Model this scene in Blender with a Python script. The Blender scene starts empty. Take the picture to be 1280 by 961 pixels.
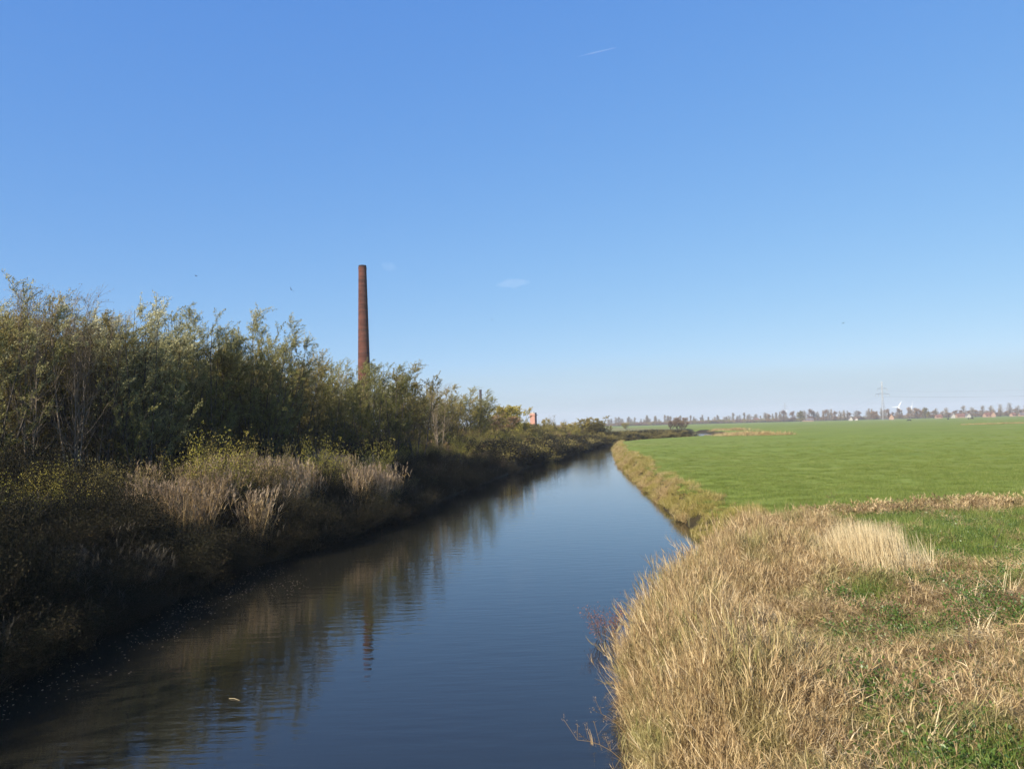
import bpy, math, random
import numpy as np
from mathutils import Vector, Matrix
C = bpy.context
S = C.scene
rad = math.radians
RNG = np.random.default_rng(7)
random.seed(7)

# ------------------------------------------------------------------ camera
EYE = 4.5                      # metres above the water
FPX = 980.0                    # focal length in photo pixels (1280 wide)
pitch, roll = rad(3.07), rad(1.5)
F_ = Vector((0, math.cos(pitch), math.sin(pitch)))
R0 = Vector((1, 0, 0)); U0 = Vector((0, -math.sin(pitch), math.cos(pitch)))
R_ = math.cos(roll) * R0 - math.sin(roll) * U0
U_ = math.sin(roll) * R0 + math.cos(roll) * U0
cd = bpy.data.cameras.new('camera'); cam = bpy.data.objects.new('camera', cd)
S.collection.objects.link(cam)
m = Matrix((R_, U_, -F_)).transposed().to_4x4(); m.translation = Vector((0, 0, EYE))
cam.matrix_world = m
cd.sensor_width = 36; cd.lens = FPX / 1280 * 36
cd.clip_start = 0.1; cd.clip_end = 40000
S.camera = cam

def at(px, py, depth):
    """world point seen at photo pixel (px, py), `depth` metres ahead"""
    px, py, depth = float(px), float(py), float(depth)
    d = F_ + (px - 640) / FPX * R_ + (480.5 - py) / FPX * U_
    return Vector((0, 0, EYE)) + d * (depth / d.y)

def onz(px, py, z):
    px, py, z = float(px), float(py), float(z)
    d = F_ + (px - 640) / FPX * R_ + (480.5 - py) / FPX * U_
    return Vector((0, 0, EYE)) + d * ((z - EYE) / d.z)

# ------------------------------------------------------------------ light
SUN_EL, SUN_AZ = rad(29), rad(222)       # behind and to the left of the camera
w = bpy.data.worlds.new('World'); S.world = w; w.use_nodes = True
nt = w.node_tree; nt.nodes.clear()
sky = nt.nodes.new('ShaderNodeTexSky'); sky.sky_type = 'NISHITA'; sky.sun_disc = False
sky.sun_elevation = SUN_EL; sky.sun_rotation = SUN_AZ
sky.altitude = 0; sky.air_density = 0.8; sky.dust_density = 0.3; sky.ozone_density = 6.0
EXPO = 0.85
bg = nt.nodes.new('ShaderNodeBackground'); bg.inputs['Strength'].default_value = 0.15
wo = nt.nodes.new('ShaderNodeOutputWorld')
def wm(op, a, b_):
    x = nt.nodes.new('ShaderNodeMath'); x.operation = op
    for i_, v_ in enumerate((a, b_)):
        if hasattr(v_, 'type'): nt.links.new(v_, x.inputs[i_])
        else: x.inputs[i_].default_value = v_
    return x.outputs[0]
# colour response of the clear autumn sky (per channel a * x ** g)
sp_ = nt.nodes.new('ShaderNodeSeparateColor'); nt.links.new(sky.outputs[0], sp_.inputs[0])
cb_ = nt.nodes.new('ShaderNodeCombineColor'); K_ = 1 / .15 / 2 ** EXPO
for ch_, (a_, g_) in enumerate(((.82, .82), (.775, .56), (.905, .22))):
    nt.links.new(wm('MULTIPLY', wm('POWER', wm('MULTIPLY', sp_.outputs[ch_], .15), g_), a_ * K_), cb_.inputs[ch_])
# faint pinkish grey bank of thin cloud low over the horizon
tcw = nt.nodes.new('ShaderNodeTexCoord'); spw = nt.nodes.new('ShaderNodeSeparateXYZ'); nt.links.new(tcw.outputs['Generated'], spw.inputs[0])
mpw = nt.nodes.new('ShaderNodeMapping'); mpw.inputs['Scale'].default_value = (2.2, 2.2, 26); nt.links.new(tcw.outputs['Generated'], mpw.inputs[0])
nzw = nt.nodes.new('ShaderNodeTexNoise'); nzw.inputs['Scale'].default_value = 1.3; nzw.inputs['Detail'].default_value = 4; nt.links.new(mpw.outputs[0], nzw.inputs['Vector'])
elv = wm('ADD', spw.outputs[2], wm('MULTIPLY', wm('SUBTRACT', nzw.outputs[0], .5), .05))
mrw = nt.nodes.new('ShaderNodeMapRange'); mrw.interpolation_type = 'SMOOTHSTEP'
mrw.inputs[1].default_value = .085; mrw.inputs[2].default_value = .02; mrw.inputs[3].default_value = 0; mrw.inputs[4].default_value = .75; nt.links.new(elv, mrw.inputs[0])
mxw = nt.nodes.new('ShaderNodeMix'); mxw.data_type = 'RGBA'; nt.links.new(mrw.outputs[0], mxw.inputs[0]); nt.links.new(cb_.outputs[0], mxw.inputs[6])
mxw.inputs[7].default_value = (.47 * K_, .615 * K_, .69 * K_, 1)
nt.links.new(mxw.outputs[2], bg.inputs[0]); nt.links.new(bg.outputs[0], wo.inputs[0])
sd = bpy.data.lights.new('sun', 'SUN'); sd.energy = 5.0; sd.angle = rad(0.5); sd.color = (1, .91, .77)
so = bpy.data.objects.new('sun', sd); S.collection.objects.link(so)
sv = Vector((math.sin(SUN_AZ) * math.cos(SUN_EL), math.cos(SUN_AZ) * math.cos(SUN_EL), math.sin(SUN_EL)))
so.rotation_euler = sv.to_track_quat('Z', 'Y').to_euler()
S.view_settings.view_transform = 'Standard'; S.view_settings.look = 'None'
S.view_settings.exposure = EXPO; S.view_settings.gamma = 1
S.cycles.volume_bounces = 0; S.cycles.max_bounces = 6; S.cycles.diffuse_bounces = 3
S.cycles.transmission_bounces = 3; S.cycles.use_denoising = True

# ------------------------------------------------------------------ helpers
COL = S.collection
def tag(o, label=None, cat=None, group=None, kind=None):
    if label: o['label'] = label
    if cat: o['category'] = cat
    if group: o['group'] = group
    if kind: o['kind'] = kind
    return o
def obj(name, me, mat=None, parent=None, loc=None):
    o = bpy.data.objects.new(name, me)
    COL.objects.link(o)
    if mat and not me.materials: me.materials.append(mat)
    if parent: o.parent = parent
    if loc is not None: o.location = loc
    return o
def empty(name, loc, rz=0, sc=1):
    o = bpy.data.objects.new(name, None); COL.objects.link(o)
    o.location = loc; o.rotation_euler = (0, 0, rz); o.scale = (sc,) * 3 if np.isscalar(sc) else sc
    o.empty_display_size = .2
    return o

def mesh(name, parts, smooth=False):
    """parts: list of (V (n,3), F (m,k), tint per face or None, material index)"""
    me = bpy.data.meshes.new(name)
    Vs, loops, starts, tints, mats, off, ls = [], [], [], [], [], 0, 0
    for V, F, t, mi in parts:
        V = np.asarray(V, float).reshape(-1, 3); F = np.asarray(F, np.int64)
        if len(F) == 0: continue
        Vs.append(V); loops.append((F + off).ravel()); k = F.shape[1]
        starts.append(ls + np.arange(len(F)) * k)
        tints.append(np.full(len(F), .5) if t is None else np.broadcast_to(np.asarray(t, float), (len(F),)))
        mats.append(np.full(len(F), mi)); off += len(V); ls += F.size
    Vs = np.concatenate(Vs); loops = np.concatenate(loops); starts = np.concatenate(starts)
    me.vertices.add(len(Vs)); me.vertices.foreach_set('co', Vs.astype(np.float32).ravel())
    me.loops.add(len(loops)); me.loops.foreach_set('vertex_index', loops.astype(np.int32))
    me.polygons.add(len(starts)); me.polygons.foreach_set('loop_start', starts.astype(np.int32))
    me.polygons.foreach_set('material_index', np.concatenate(mats).astype(np.int32))
    me.polygons.foreach_set('use_smooth', np.full(len(starts), smooth))
    me.update(calc_edges=True)
    a = me.attributes.new('tint', 'FLOAT', 'FACE'); a.data.foreach_set('value', np.concatenate(tints).astype(np.float32))
    me.validate()
    return me

def blades(base, az, lean, length, bend, width, k=3, tw=.15):
    """curved grass blades: returns V, F, n_faces_per_blade"""
    n = len(base); s = np.linspace(0, 1, k)
    th = lean[:, None] + bend[:, None] * s[None]
    dl = length[:, None] / (k - 1)
    h = np.concatenate([np.zeros((n, 1)), np.cumsum(np.sin((th[:, 1:] + th[:, :-1]) / 2) * dl, 1)], 1)
    z = np.concatenate([np.zeros((n, 1)), np.cumsum(np.cos((th[:, 1:] + th[:, :-1]) / 2) * dl, 1)], 1)
    c, sn = np.cos(az)[:, None], np.sin(az)[:, None]
    P = np.stack([base[:, 0:1] + h * c, base[:, 1:2] + h * sn, base[:, 2:3] + z], -1)
    wa = az + np.pi / 2 + RNG.normal(0, .6, n)
    W = np.stack([np.cos(wa), np.sin(wa), RNG.normal(0, .15, n)], -1)[:, None] * (width[:, None] * (1 - (1 - tw) * s[None] ** 1.5))[..., None] / 2
    V = np.stack([P - W, P + W], 2).reshape(-1, 3)
    i = (np.arange(n) * k * 2)[:, None] + (np.arange(k - 1) * 2)[None]
    F = np.stack([i, i + 1, i + 3, i + 2], -1).reshape(-1, 4)
    return V, F, k - 1

def leaves(pos, d, length, width):
    """diamond leaves from pos along unit-ish d"""
    n = len(pos); d = d / np.linalg.norm(d, axis=1, keepdims=True)
    r = RNG.normal(size=(n, 3)); s = np.cross(d, r); s /= np.linalg.norm(s, axis=1, keepdims=True) + 1e-9
    L = length[:, None]; Wd = width[:, None] / 2
    V = np.stack([pos, pos + d * L * .45 + s * Wd, pos + d * L, pos + d * L * .45 - s * Wd], 1).reshape(-1, 3)
    F = (np.arange(n) * 4)[:, None] + np.arange(4)[None]
    return V, F

def tubes(P, Rr, sides=4):
    """P (n,k,3) polylines, Rr (n,k) radii"""
    P = np.asarray(P, float); n, k, _ = P.shape
    T = P[:, -1] - P[:, 0]; T /= np.linalg.norm(T, axis=1, keepdims=True) + 1e-9
    a = np.where(np.abs(T[:, 2:3]) > .9, np.array([[1., 0, 0]]), np.array([[0, 0, 1.]]))
    u = np.cross(T, a); u /= np.linalg.norm(u, axis=1, keepdims=True); v = np.cross(T, u)
    an = np.arange(sides) * 2 * np.pi / sides
    ring = u[:, None] * np.cos(an)[None, :, None] + v[:, None] * np.sin(an)[None, :, None]
    V = (P[:, :, None] + ring[:, None] * np.asarray(Rr)[:, :, None, None]).reshape(-1, 3)
    i0 = (np.arange(n) * k * sides)[:, None, None] + (np.arange(k - 1) * sides)[None, :, None]
    j = np.arange(sides)[None, None]; j2 = (j + 1) % sides
    F = np.stack([i0 + j, i0 + j2, i0 + sides + j2, i0 + sides + j], -1).reshape(-1, 4)
    return V, F

def box(x0, x1, y0, y1, z0, z1):
    V = np.array([(x, y, z) for z in (z0, z1) for y in (y0, y1) for x in (x0, x1)], float)
    F = np.array([(0, 2, 3, 1), (4, 5, 7, 6), (0, 1, 5, 4), (2, 6, 7, 3), (0, 4, 6, 2), (1, 3, 7, 5)])
    return V, F
def lathe(prof, n=24, cx=0, cy=0):
    a = np.arange(n) * 2 * np.pi / n
    V = np.array([[(cx + r * math.cos(t), cy + r * math.sin(t), z) for t in a] for r, z in prof]).reshape(-1, 3)
    F = []
    for i in range(len(prof) - 1):
        for j in range(n):
            F.append((i * n + j, i * n + (j + 1) % n, (i + 1) * n + (j + 1) % n, (i + 1) * n + j))
    return V, np.array(F)

# ------------------------------------------------------------------ materials
def newmat(name):
    m_ = bpy.data.materials.new(name); m_.use_nodes = True; n_ = m_.node_tree
    n_.nodes.clear(); out = n_.nodes.new('ShaderNodeOutputMaterial')
    return m_, n_, out
def ramp(n_, fac, cols, interp='LINEAR'):
    r = n_.nodes.new('ShaderNodeValToRGB'); e = r.color_ramp; e.interpolation = interp
    while len(e.elements) > 1: e.elements.remove(e.elements[-1])
    for i, (p_, c_) in enumerate(cols):
        el = e.elements[0] if i == 0 else e.elements.new(p_)
        el.position = p_; el.color = (*c_, 1)
    n_.links.new(fac, r.inputs[0]); return r.outputs[0]
def mth(n_, op, a, b=None, c=None):
    x = n_.nodes.new('ShaderNodeMath'); x.operation = op
    for i, v in enumerate((a, b, c)):
        if v is None: continue
        if hasattr(v, 'type'): n_.links.new(v, x.inputs[i])
        else: x.inputs[i].default_value = v
    return x.outputs[0]
def mixc(n_, fac, a, b, mode='MIX'):
    x = n_.nodes.new('ShaderNodeMix'); x.data_type = 'RGBA'; x.blend_type = mode
    for i, v in ((0, fac), (6, a), (7, b)):
        if hasattr(v, 'type'): n_.links.new(v, x.inputs[i])
        else: x.inputs[i].default_value = v if i == 0 else (*v, 1)
    return x.outputs[2]
def noise(n_, scale, detail=3, vec=None, rough=.55, stretch=None):
    x = n_.nodes.new('ShaderNodeTexNoise'); x.inputs['Scale'].default_value = scale
    x.inputs['Detail'].default_value = detail; x.inputs['Roughness'].default_value = rough
    if vec is None:
        g_ = n_.nodes.new('ShaderNodeNewGeometry'); vec = g_.outputs['Position']
    if stretch:
        mp = n_.nodes.new('ShaderNodeMapping'); mp.inputs['Scale'].default_value = stretch[:3]
        if len(stretch) > 3: mp.inputs['Rotation'].default_value = (0, 0, stretch[3])
        n_.links.new(vec, mp.inputs[0]); vec = mp.outputs[0]
    n_.links.new(vec, x.inputs['Vector']); return x.outputs['Fac']
def attr(n_, name='tint'):
    x = n_.nodes.new('ShaderNodeAttribute'); x.attribute_name = name; return x.outputs['Fac']
def objrand(n_):
    return n_.nodes.new('ShaderNodeObjectInfo').outputs['Random']
def contrast(n_, f, lo, hi):
    x = n_.nodes.new('ShaderNodeMapRange'); x.inputs[1].default_value = lo; x.inputs[2].default_value = hi
    n_.links.new(f, x.inputs[0]); return x.outputs[0]

def leafmat(name, cols, trans=.3, patch=None, rough=.55, rnd=.35, spec=.3, pscale=.25, patch_lim=(.45, .6)):
    """cols ramp over (tint, object random); patch: second ramp mixed in by broad world noise"""
    m_, n_, out = newmat(name)
    f = mth(n_, 'ADD', mth(n_, 'MULTIPLY', attr(n_), 1 - rnd), mth(n_, 'MULTIPLY', objrand(n_), rnd))
    c = ramp(n_, f, cols)
    if patch:
        c2 = ramp(n_, f, patch)
        c = mixc(n_, contrast(n_, noise(n_, pscale, 4), *patch_lim), c, c2)
    p = n_.nodes.new('ShaderNodeBsdfPrincipled'); n_.links.new(c, p.inputs['Base Color'])
    p.inputs['Roughness'].default_value = rough; p.inputs['Specular IOR Level'].default_value = spec
    t = n_.nodes.new('ShaderNodeBsdfTranslucent'); n_.links.new(c, t.inputs[0])
    mx = n_.nodes.new('ShaderNodeMixShader'); mx.inputs[0].default_value = trans
    n_.links.new(p.outputs[0], mx.inputs[1]); n_.links.new(t.outputs[0], mx.inputs[2]); n_.links.new(mx.outputs[0], out.inputs[0])
    return m_
def plain(name, col, rough=.8, spec=.2, var=None, vs=4., bump=0, metal=0):
    m_, n_, out = newmat(name)
    p = n_.nodes.new('ShaderNodeBsdfPrincipled'); p.inputs['Roughness'].default_value = rough
    p.inputs['Specular IOR Level'].default_value = spec; p.inputs['Metallic'].default_value = metal
    nz = noise(n_, vs, 5)
    c = ramp(n_, nz, [(.3, col), (.7, var or tuple(x * .7 for x in col))])
    n_.links.new(c, p.inputs['Base Color'])
    if bump:
        b = n_.nodes.new('ShaderNodeBump'); b.inputs['Strength'].default_value = bump; b.inputs['Distance'].default_value = .05
        n_.links.new(nz, b.inputs['Height']); n_.links.new(b.outputs[0], p.inputs['Normal'])
    n_.links.new(p.outputs[0], out.inputs[0]); return m_

M = {}
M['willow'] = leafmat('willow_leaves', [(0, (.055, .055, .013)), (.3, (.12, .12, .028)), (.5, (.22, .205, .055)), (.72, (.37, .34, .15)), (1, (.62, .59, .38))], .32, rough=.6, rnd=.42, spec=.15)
M['olive'] = leafmat('olive_leaves', [(0, (.055, .048, .012)), (.35, (.14, .115, .028)), (.6, (.25, .20, .055)), (1, (.46, .38, .17))], .32, rough=.65, rnd=.3, spec=.15)
M['yellow'] = leafmat('yellowing_leaves', [(0, (.10, .11, .02)), (.4, (.27, .24, .035)), (.75, (.42, .34, .06)), (1, (.50, .36, .12))], .35, rnd=.3)
M['russet'] = leafmat('russet_leaves', [(0, (.09, .05, .028)), (.5, (.21, .125, .06)), (1, (.36, .24, .12))], .25)
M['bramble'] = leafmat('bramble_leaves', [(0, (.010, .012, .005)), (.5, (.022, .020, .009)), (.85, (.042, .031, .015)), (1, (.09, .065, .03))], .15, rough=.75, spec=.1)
M['bark'] = plain('willow_bark', (.10, .085, .065), .9, .1, (.045, .038, .03), 9, .4)
M['darkbark'] = plain('dark_stem', (.035, .028, .02), .9, .05)
M['palebark'] = plain('pale_birch_bark', (.27, .215, .15), .85, .1, (.13, .10, .07), 5, .3)
M['reed'] = leafmat('dead_reed', [(0, (.17, .10, .035)), (.5, (.40, .27, .11)), (1, (.60, .45, .22))], .3, rnd=.4)
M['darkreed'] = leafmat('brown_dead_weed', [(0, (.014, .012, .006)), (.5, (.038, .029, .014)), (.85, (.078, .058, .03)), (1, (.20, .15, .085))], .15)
M['plume'] = leafmat('reed_plume', [(0, (.15, .10, .06)), (.6, (.33, .24, .15)), (1, (.50, .40, .27))], .3)
M['dry'] = leafmat('dry_grass', [(0, (.07, .04, .018)), (.35, (.27, .175, .078)), (.7, (.54, .39, .19)), (1, (.78, .63, .39))], .2, rnd=.25,
                   patch=[(0, (.07, .065, .02)), (.4, (.19, .18, .055)), (.75, (.34, .30, .11)), (1, (.56, .47, .24))], pscale=1.1, patch_lim=(.50, .66))
M['pale'] = leafmat('pale_grass', [(0, (.42, .31, .15)), (.5, (.66, .53, .31)), (1, (.80, .70, .46))], .2)
M['green'] = leafmat('fresh_grass', [(0, (.065, .095, .015)), (.5, (.155, .205, .036)), (.85, (.23, .265, .06)), (1, (.38, .34, .14))], .3, rnd=.3)
M['lush'] = leafmat('lush_weed', [(0, (.03, .06, .012)), (.5, (.08, .14, .026)), (1, (.17, .24, .05))], .3, rough=.4, spec=.4)
M['edge'] = leafmat('bank_edge_grass', [(0, (.11, .11, .02)), (.4, (.25, .225, .045)), (.7, (.42, .33, .10)), (1, (.56, .45, .20))], .25, rnd=.3,
                    patch=[(0, (.20, .12, .045)), (.5, (.40, .28, .12)), (1, (.58, .46, .24))], pscale=.5)
M['brownweed'] = leafmat('red_brown_weed', [(0, (.10, .035, .022)), (.6, (.22, .09, .055)), (1, (.36, .19, .12))], .15)

# ------------------------------------------------------------------ canal outline and ground heights
LB = [(-10.5, -60), (-10, 0), (-9.8, 15), (-9.9, 19), (-9.7, 23.4), (-9.2, 26.9), (-8.2, 29.7), (-7.1, 34.4), (-6.2, 39.4), (-5.0, 47.3), (-2.6, 62.7), (0, 78), (6.0, 109),
      (12.0, 136), (16.5, 156), (22, 173), (31, 190), (42, 205), (51, 222), (58, 255), (70, 310), (75, 330)]
RB = [(79, 328), (76, 308), (66, 252), (57.5, 215), (49, 197), (38, 183), (26, 168), (20.5, 156), (18.3, 144), (14.6, 112), (11.8, 88), (9.3, 58.4), (8.2, 44.6),
      (7.7, 37), (7.2, 32), (6.9, 28), (6.5, 25), (5.0, 20.5), (3.15, 17), (2.15, 13.5), (1.8, 10), (1.75, 7), (1.7, 0), (1.6, -60)]
POLY = np.array(LB + RB, float)
def seg_dist(X, Y, pts, closed=True):
    best = np.full(X.shape, 1e9); n = len(pts)
    for i in range(n if closed else n - 1):
        a, b = pts[i], pts[(i + 1) % n]; d = b - a; L = d @ d + 1e-12
        t = np.clip(((X - a[0]) * d[0] + (Y - a[1]) * d[1]) / L, 0, 1)
        best = np.minimum(best, np.hypot(X - a[0] - t * d[0], Y - a[1] - t * d[1]))
    return best
def inside(X, Y, pts):
    c = np.zeros(X.shape, bool); n = len(pts)
    for i in range(n):
        (x1, y1), (x2, y2) = pts[i], pts[(i + 1) % n]
        k = ((y1 > Y) != (y2 > Y)) & (X < (x2 - x1) * (Y - y1) / (y2 - y1 + 1e-12) + x1); c ^= k
    return c
def sdist(X, Y):
    d = seg_dist(X, Y, POLY); return np.where(inside(X, Y, POLY), -d, d)
LBa, RBa = np.array(LB, float), np.array(RB, float)[::-1]
def mid_x(Y):
    return (np.interp(Y, LBa[:, 1], LBa[:, 0]) + np.interp(Y, RBa[:, 1], RBa[:, 0])) / 2
def bumps(X, Y, s, amp, seed):
    r = np.random.default_rng(seed); z = np.zeros_like(X)
    for k in range(7):
        a = r.uniform(0, 6.28); f = s * r.uniform(.5, 1.8); z += np.sin((X * math.cos(a) + Y * math.sin(a)) * f + r.uniform(0, 6.28))
    return z * amp / 2.6
def sst(x, a, b):
    t = np.clip((x - a) / (b - a), 0, 1); return t * t * (3 - 2 * t)
def height(X, Y):
    X = np.asarray(X, float); Y = np.asarray(Y, float)
    d = sdist(X, Y) + bumps(X, Y, 1.7, .16, 1)
    right = X > mid_x(Y)
    zl = .12 + .75 * sst(d, 0, 2.2) + .65 * sst(d, 2, 8)
    zr = .10 + .93 * sst(d, -.1, 1.25) + .12 * sst(d, 1.2, 4)
    z = np.where(right, zr, zl)
    z = z + np.where(d > .6, bumps(X, Y, .9, .05, 2) * np.exp(-np.hypot(X, Y) / 80), 0)
    fg = np.where(right, sst(28 - Y, 0, 5) * sst(d, .5, 3), 0)
    z = z + fg * (.12 + bumps(X, Y, .8, .10, 3))
    z = np.where(d < 0, np.maximum(-1.2, .12 + d * 1.3), z)
    far = np.clip((Y - 300) / 3000, 0, 1)
    return z - far * .1
def graded(segs):
    out = [segs[0][0]]
    for (a, b, st) in segs:
        n = max(1, int(round((b - a) / st))); out += list(np.linspace(a, b, n + 1)[1:])
    return np.array(out)
xs = graded([(-4000, -1000, 500), (-1000, -200, 80), (-200, -40, 8), (-40, -12, 1), (-12, 22, .4), (22, 120, 2.2), (120, 300, 12), (300, 1000, 70), (1000, 4000, 500)])
ys = graded([(-300, -20, 40), (-20, 4, 2), (4, 45, .4), (45, 110, .9), (110, 270, 1.6), (270, 420, 6), (420, 1000, 30), (1000, 4000, 300)])
GX, GY = np.meshgrid(xs, ys); GZ = height(GX, GY); GD = sdist(GX, GY); GR = GX > mid_x(GY)
nx = len(xs); V = np.stack([GX, GY, GZ], -1).reshape(-1, 3)
i = np.arange(len(ys) - 1)[:, None] * nx + np.arange(nx - 1)[None]
Fq = np.stack([i, i + 1, i + nx + 1, i + nx], -1).reshape(-1, 4)
cx = V[Fq].mean(1); dd = sdist(cx[:, 0], cx[:, 1]); rt = cx[:, 0] > mid_x(cx[:, 1])
m_fg = rt & (cx[:, 1] < 28) & (cx[:, 0] < 60) & (dd > -.3)
m_edge = (rt & (dd < .9) & ~m_fg) | (~rt & (dd < .8)) | (dd < 0)
m_mead = rt & ~m_fg & ~m_edge
m_far = ~rt & (dd > 26) & (cx[:, 1] > 60)
m_wood = ~rt & ~m_edge & ~m_far

def groundmat(name, cols, vs=.35, fine=6., bump=.3, fcols=None, lim=(.35, .65), patch=None):
    m_, n_, out = newmat(name)
    big = noise(n_, vs, 6); fn = noise(n_, fine, 6)
    f = mth(n_, 'ADD', mth(n_, 'MULTIPLY', big, .6), mth(n_, 'MULTIPLY', fn, .4))
    c = ramp(n_, f, cols)
    if fcols:
        c = mixc(n_, contrast(n_, noise(n_, .07, 4, stretch=(.35, 1.6, 1)), *lim), c, ramp(n_, f, fcols))
    if patch:     # worn straw patches and faint drill lines
        c = mixc(n_, mth(n_, 'MULTIPLY', contrast(n_, noise(n_, .05, 5, stretch=(.5, 2.2, 1)), .64, .70), .8), c, patch)
        c = mixc(n_, mth(n_, 'MULTIPLY', contrast(n_, noise(n_, 1.1, 2, stretch=(.05, 1.4, 1, rad(-14))), .5, .62), .28), c, (.20, .21, .07))
    p = n_.nodes.new('ShaderNodeBsdfPrincipled'); n_.links.new(c, p.inputs[0]); p.inputs['Roughness'].default_value = .9
    p.inputs['Specular IOR Level'].default_value = .1
    b = n_.nodes.new('ShaderNodeBump'); b.inputs['Strength'].default_value = bump; b.inputs['Distance'].default_value = .06
    n_.links.new(fn, b.inputs['Height']); n_.links.new(b.outputs[0], p.inputs['Normal'])
    n_.links.new(p.outputs[0], out.inputs[0]); return m_
M['meadow'] = groundmat('meadow_turf', [(.3, (.115, .155, .022)), (.5, (.165, .212, .031)), (.7, (.21, .252, .045))], .12, 9, .25,
                        fcols=[(.3, (.155, .18, .03)), (.6, (.205, .225, .046)), (.8, (.26, .255, .075))], lim=(.45, .75), patch=(.36, .30, .15))
M['thatch'] = groundmat('thatch_soil', [(.3, (.045, .03, .016)), (.5, (.13, .09, .045)), (.7, (.22, .165, .08))], .8, 14, .6)
M['mud'] = groundmat('bank_mud', [(.3, (.018, .014, .008)), (.6, (.048, .037, .018)), (.8, (.08, .062, .03))], 1.2, 10, .6)
M['farfield'] = groundmat('far_rough_field', [(.3, (.12, .11, .04)), (.5, (.20, .19, .07)), (.7, (.30, .24, .11))], .04, 2, .3)
M['litter'] = groundmat('wood_floor_litter', [(.3, (.03, .025, .014)), (.5, (.075, .07, .026)), (.7, (.13, .125, .04))], .5, 8, .5)
def terrain(name, mask, mat, label=None):
    f = Fq[mask]; u, inv = np.unique(f, return_inverse=True)
    o = obj(name, mesh(name, [(V[u], inv.reshape(-1, 4), None, 0)], smooth=True), M[mat]); tag(o, kind='structure')
    return o
terrain('meadow', m_mead, 'meadow'); terrain('canal_bank', m_edge, 'mud'); terrain('rough_ground', m_fg, 'thatch'); terrain('wood_floor', m_wood, 'litter'); terrain('far_field', m_far, 'farfield')

# water
m_, n_, out = newmat('canal_water')
p = n_.nodes.new('ShaderNodeBsdfPrincipled')
p.inputs['Base Color'].default_value = (.015, .014, .0095, 1); p.inputs['IOR'].default_value = 1.5
rip = noise(n_, 1.6, 3, stretch=(.55, 2.2, 1, rad(-8)), rough=.5)
rip2 = noise(n_, 7.5, 2, stretch=(.5, 1.6, 1, rad(10)))
wind = contrast(n_, noise(n_, .05, 3, stretch=(.5, 1.6, 1)), .40, .62)
hgt = mth(n_, 'ADD', mth(n_, 'MULTIPLY', rip, .030), mth(n_, 'MULTIPLY', mth(n_, 'MULTIPLY', rip2, .006), mth(n_, 'ADD', wind, .25)))
b = n_.nodes.new('ShaderNodeBump'); b.inputs['Strength'].default_value = .2; b.inputs['Distance'].default_value = 1
n_.links.new(hgt, b.inputs['Height']); n_.links.new(b.outputs[0], p.inputs['Normal'])
n_.links.new(mth(n_, 'ADD', .015, mth(n_, 'MULTIPLY', wind, .04)), p.inputs['Roughness'])
n_.links.new(p.outputs[0], out.inputs[0]); M['water'] = m_
o = obj('canal_water', mesh('canal_water', [(np.array([(-16, -60, 0), (30, -60, 0), (30, 150, 0), (110, 345, 0), (60, 345, 0), (-16, 60, 0)], float), np.array([[0, 1, 2, 3, 4, 5]]), None, 0)]), M['water'])
tag(o, kind='structure')

# ------------------------------------------------------------------ scattering (geometry nodes, one object per kind of ground cover)
def src(meshes, mat=None):
    c_ = bpy.data.collections.new('source')
    for q, me in enumerate(meshes):
        o_ = bpy.data.objects.new('tuft_%02d' % q, me); c_.objects.link(o_)
        if mat and not me.materials: me.materials.append(mat)
    return c_
def scatter(name, pts, rot, scl, coll, nvar, label, cat):
    me = bpy.data.meshes.new(name); n = len(pts)
    me.vertices.add(n); me.vertices.foreach_set('co', np.asarray(pts, np.float32).ravel())
    a = me.attributes.new('rot', 'FLOAT_VECTOR', 'POINT'); a.data.foreach_set('vector', np.asarray(rot, np.float32).ravel())
    a = me.attributes.new('scl', 'FLOAT_VECTOR', 'POINT'); a.data.foreach_set('vector', np.asarray(scl, np.float32).ravel())
    a = me.attributes.new('idx', 'INT', 'POINT'); a.data.foreach_set('value', RNG.integers(0, nvar, n).astype(np.int32))
    o = obj(name, me)
    g = bpy.data.node_groups.new(name, 'GeometryNodeTree')
    g.interface.new_socket('Geometry', in_out='INPUT', socket_type='NodeSocketGeometry')
    g.interface.new_socket('Geometry', in_out='OUTPUT', socket_type='NodeSocketGeometry')
    gi, go = g.nodes.new('NodeGroupInput'), g.nodes.new('NodeGroupOutput')
    ci = g.nodes.new('GeometryNodeCollectionInfo'); ci.inputs[0].default_value = coll
    ci.inputs['Separate Children'].default_value = True; ci.inputs['Reset Children'].default_value = True
    ip = g.nodes.new('GeometryNodeInstanceOnPoints'); ip.inputs['Pick Instance'].default_value = True
    def na(nm, ty):
        x = g.nodes.new('GeometryNodeInputNamedAttribute'); x.data_type = ty; x.inputs[0].default_value = nm; return x.outputs[0]
    L = g.links.new
    L(gi.outputs[0], ip.inputs['Points']); L(ci.outputs[0], ip.inputs['Instance'])
    L(na('idx', 'INT'), ip.inputs['Instance Index']); L(na('rot', 'FLOAT_VECTOR'), ip.inputs['Rotation']); L(na('scl', 'FLOAT_VECTOR'), ip.inputs['Scale'])
    L(ip.outputs[0], go.inputs[0])
    md = o.modifiers.new('scatter', 'NODES'); md.node_group = g
    tag(o, label, cat, kind='stuff'); return o
def spread(n, x0, x1, y0, y1, keep):
    x = RNG.uniform(x0, x1, n); y = RNG.uniform(y0, y1, n)
    d = sdist(x, y); r = x > mid_x(y); k = keep(x, y, d, r)
    x, y, d = x[k], y[k], d[k]; return x, y, height(x, y), d
def rots(n, tilt=.1, tx=0, ty=0):
    return np.stack([RNG.normal(tx, tilt, n), RNG.normal(ty, tilt, n), RNG.uniform(0, 6.28, n)], -1)
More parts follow.
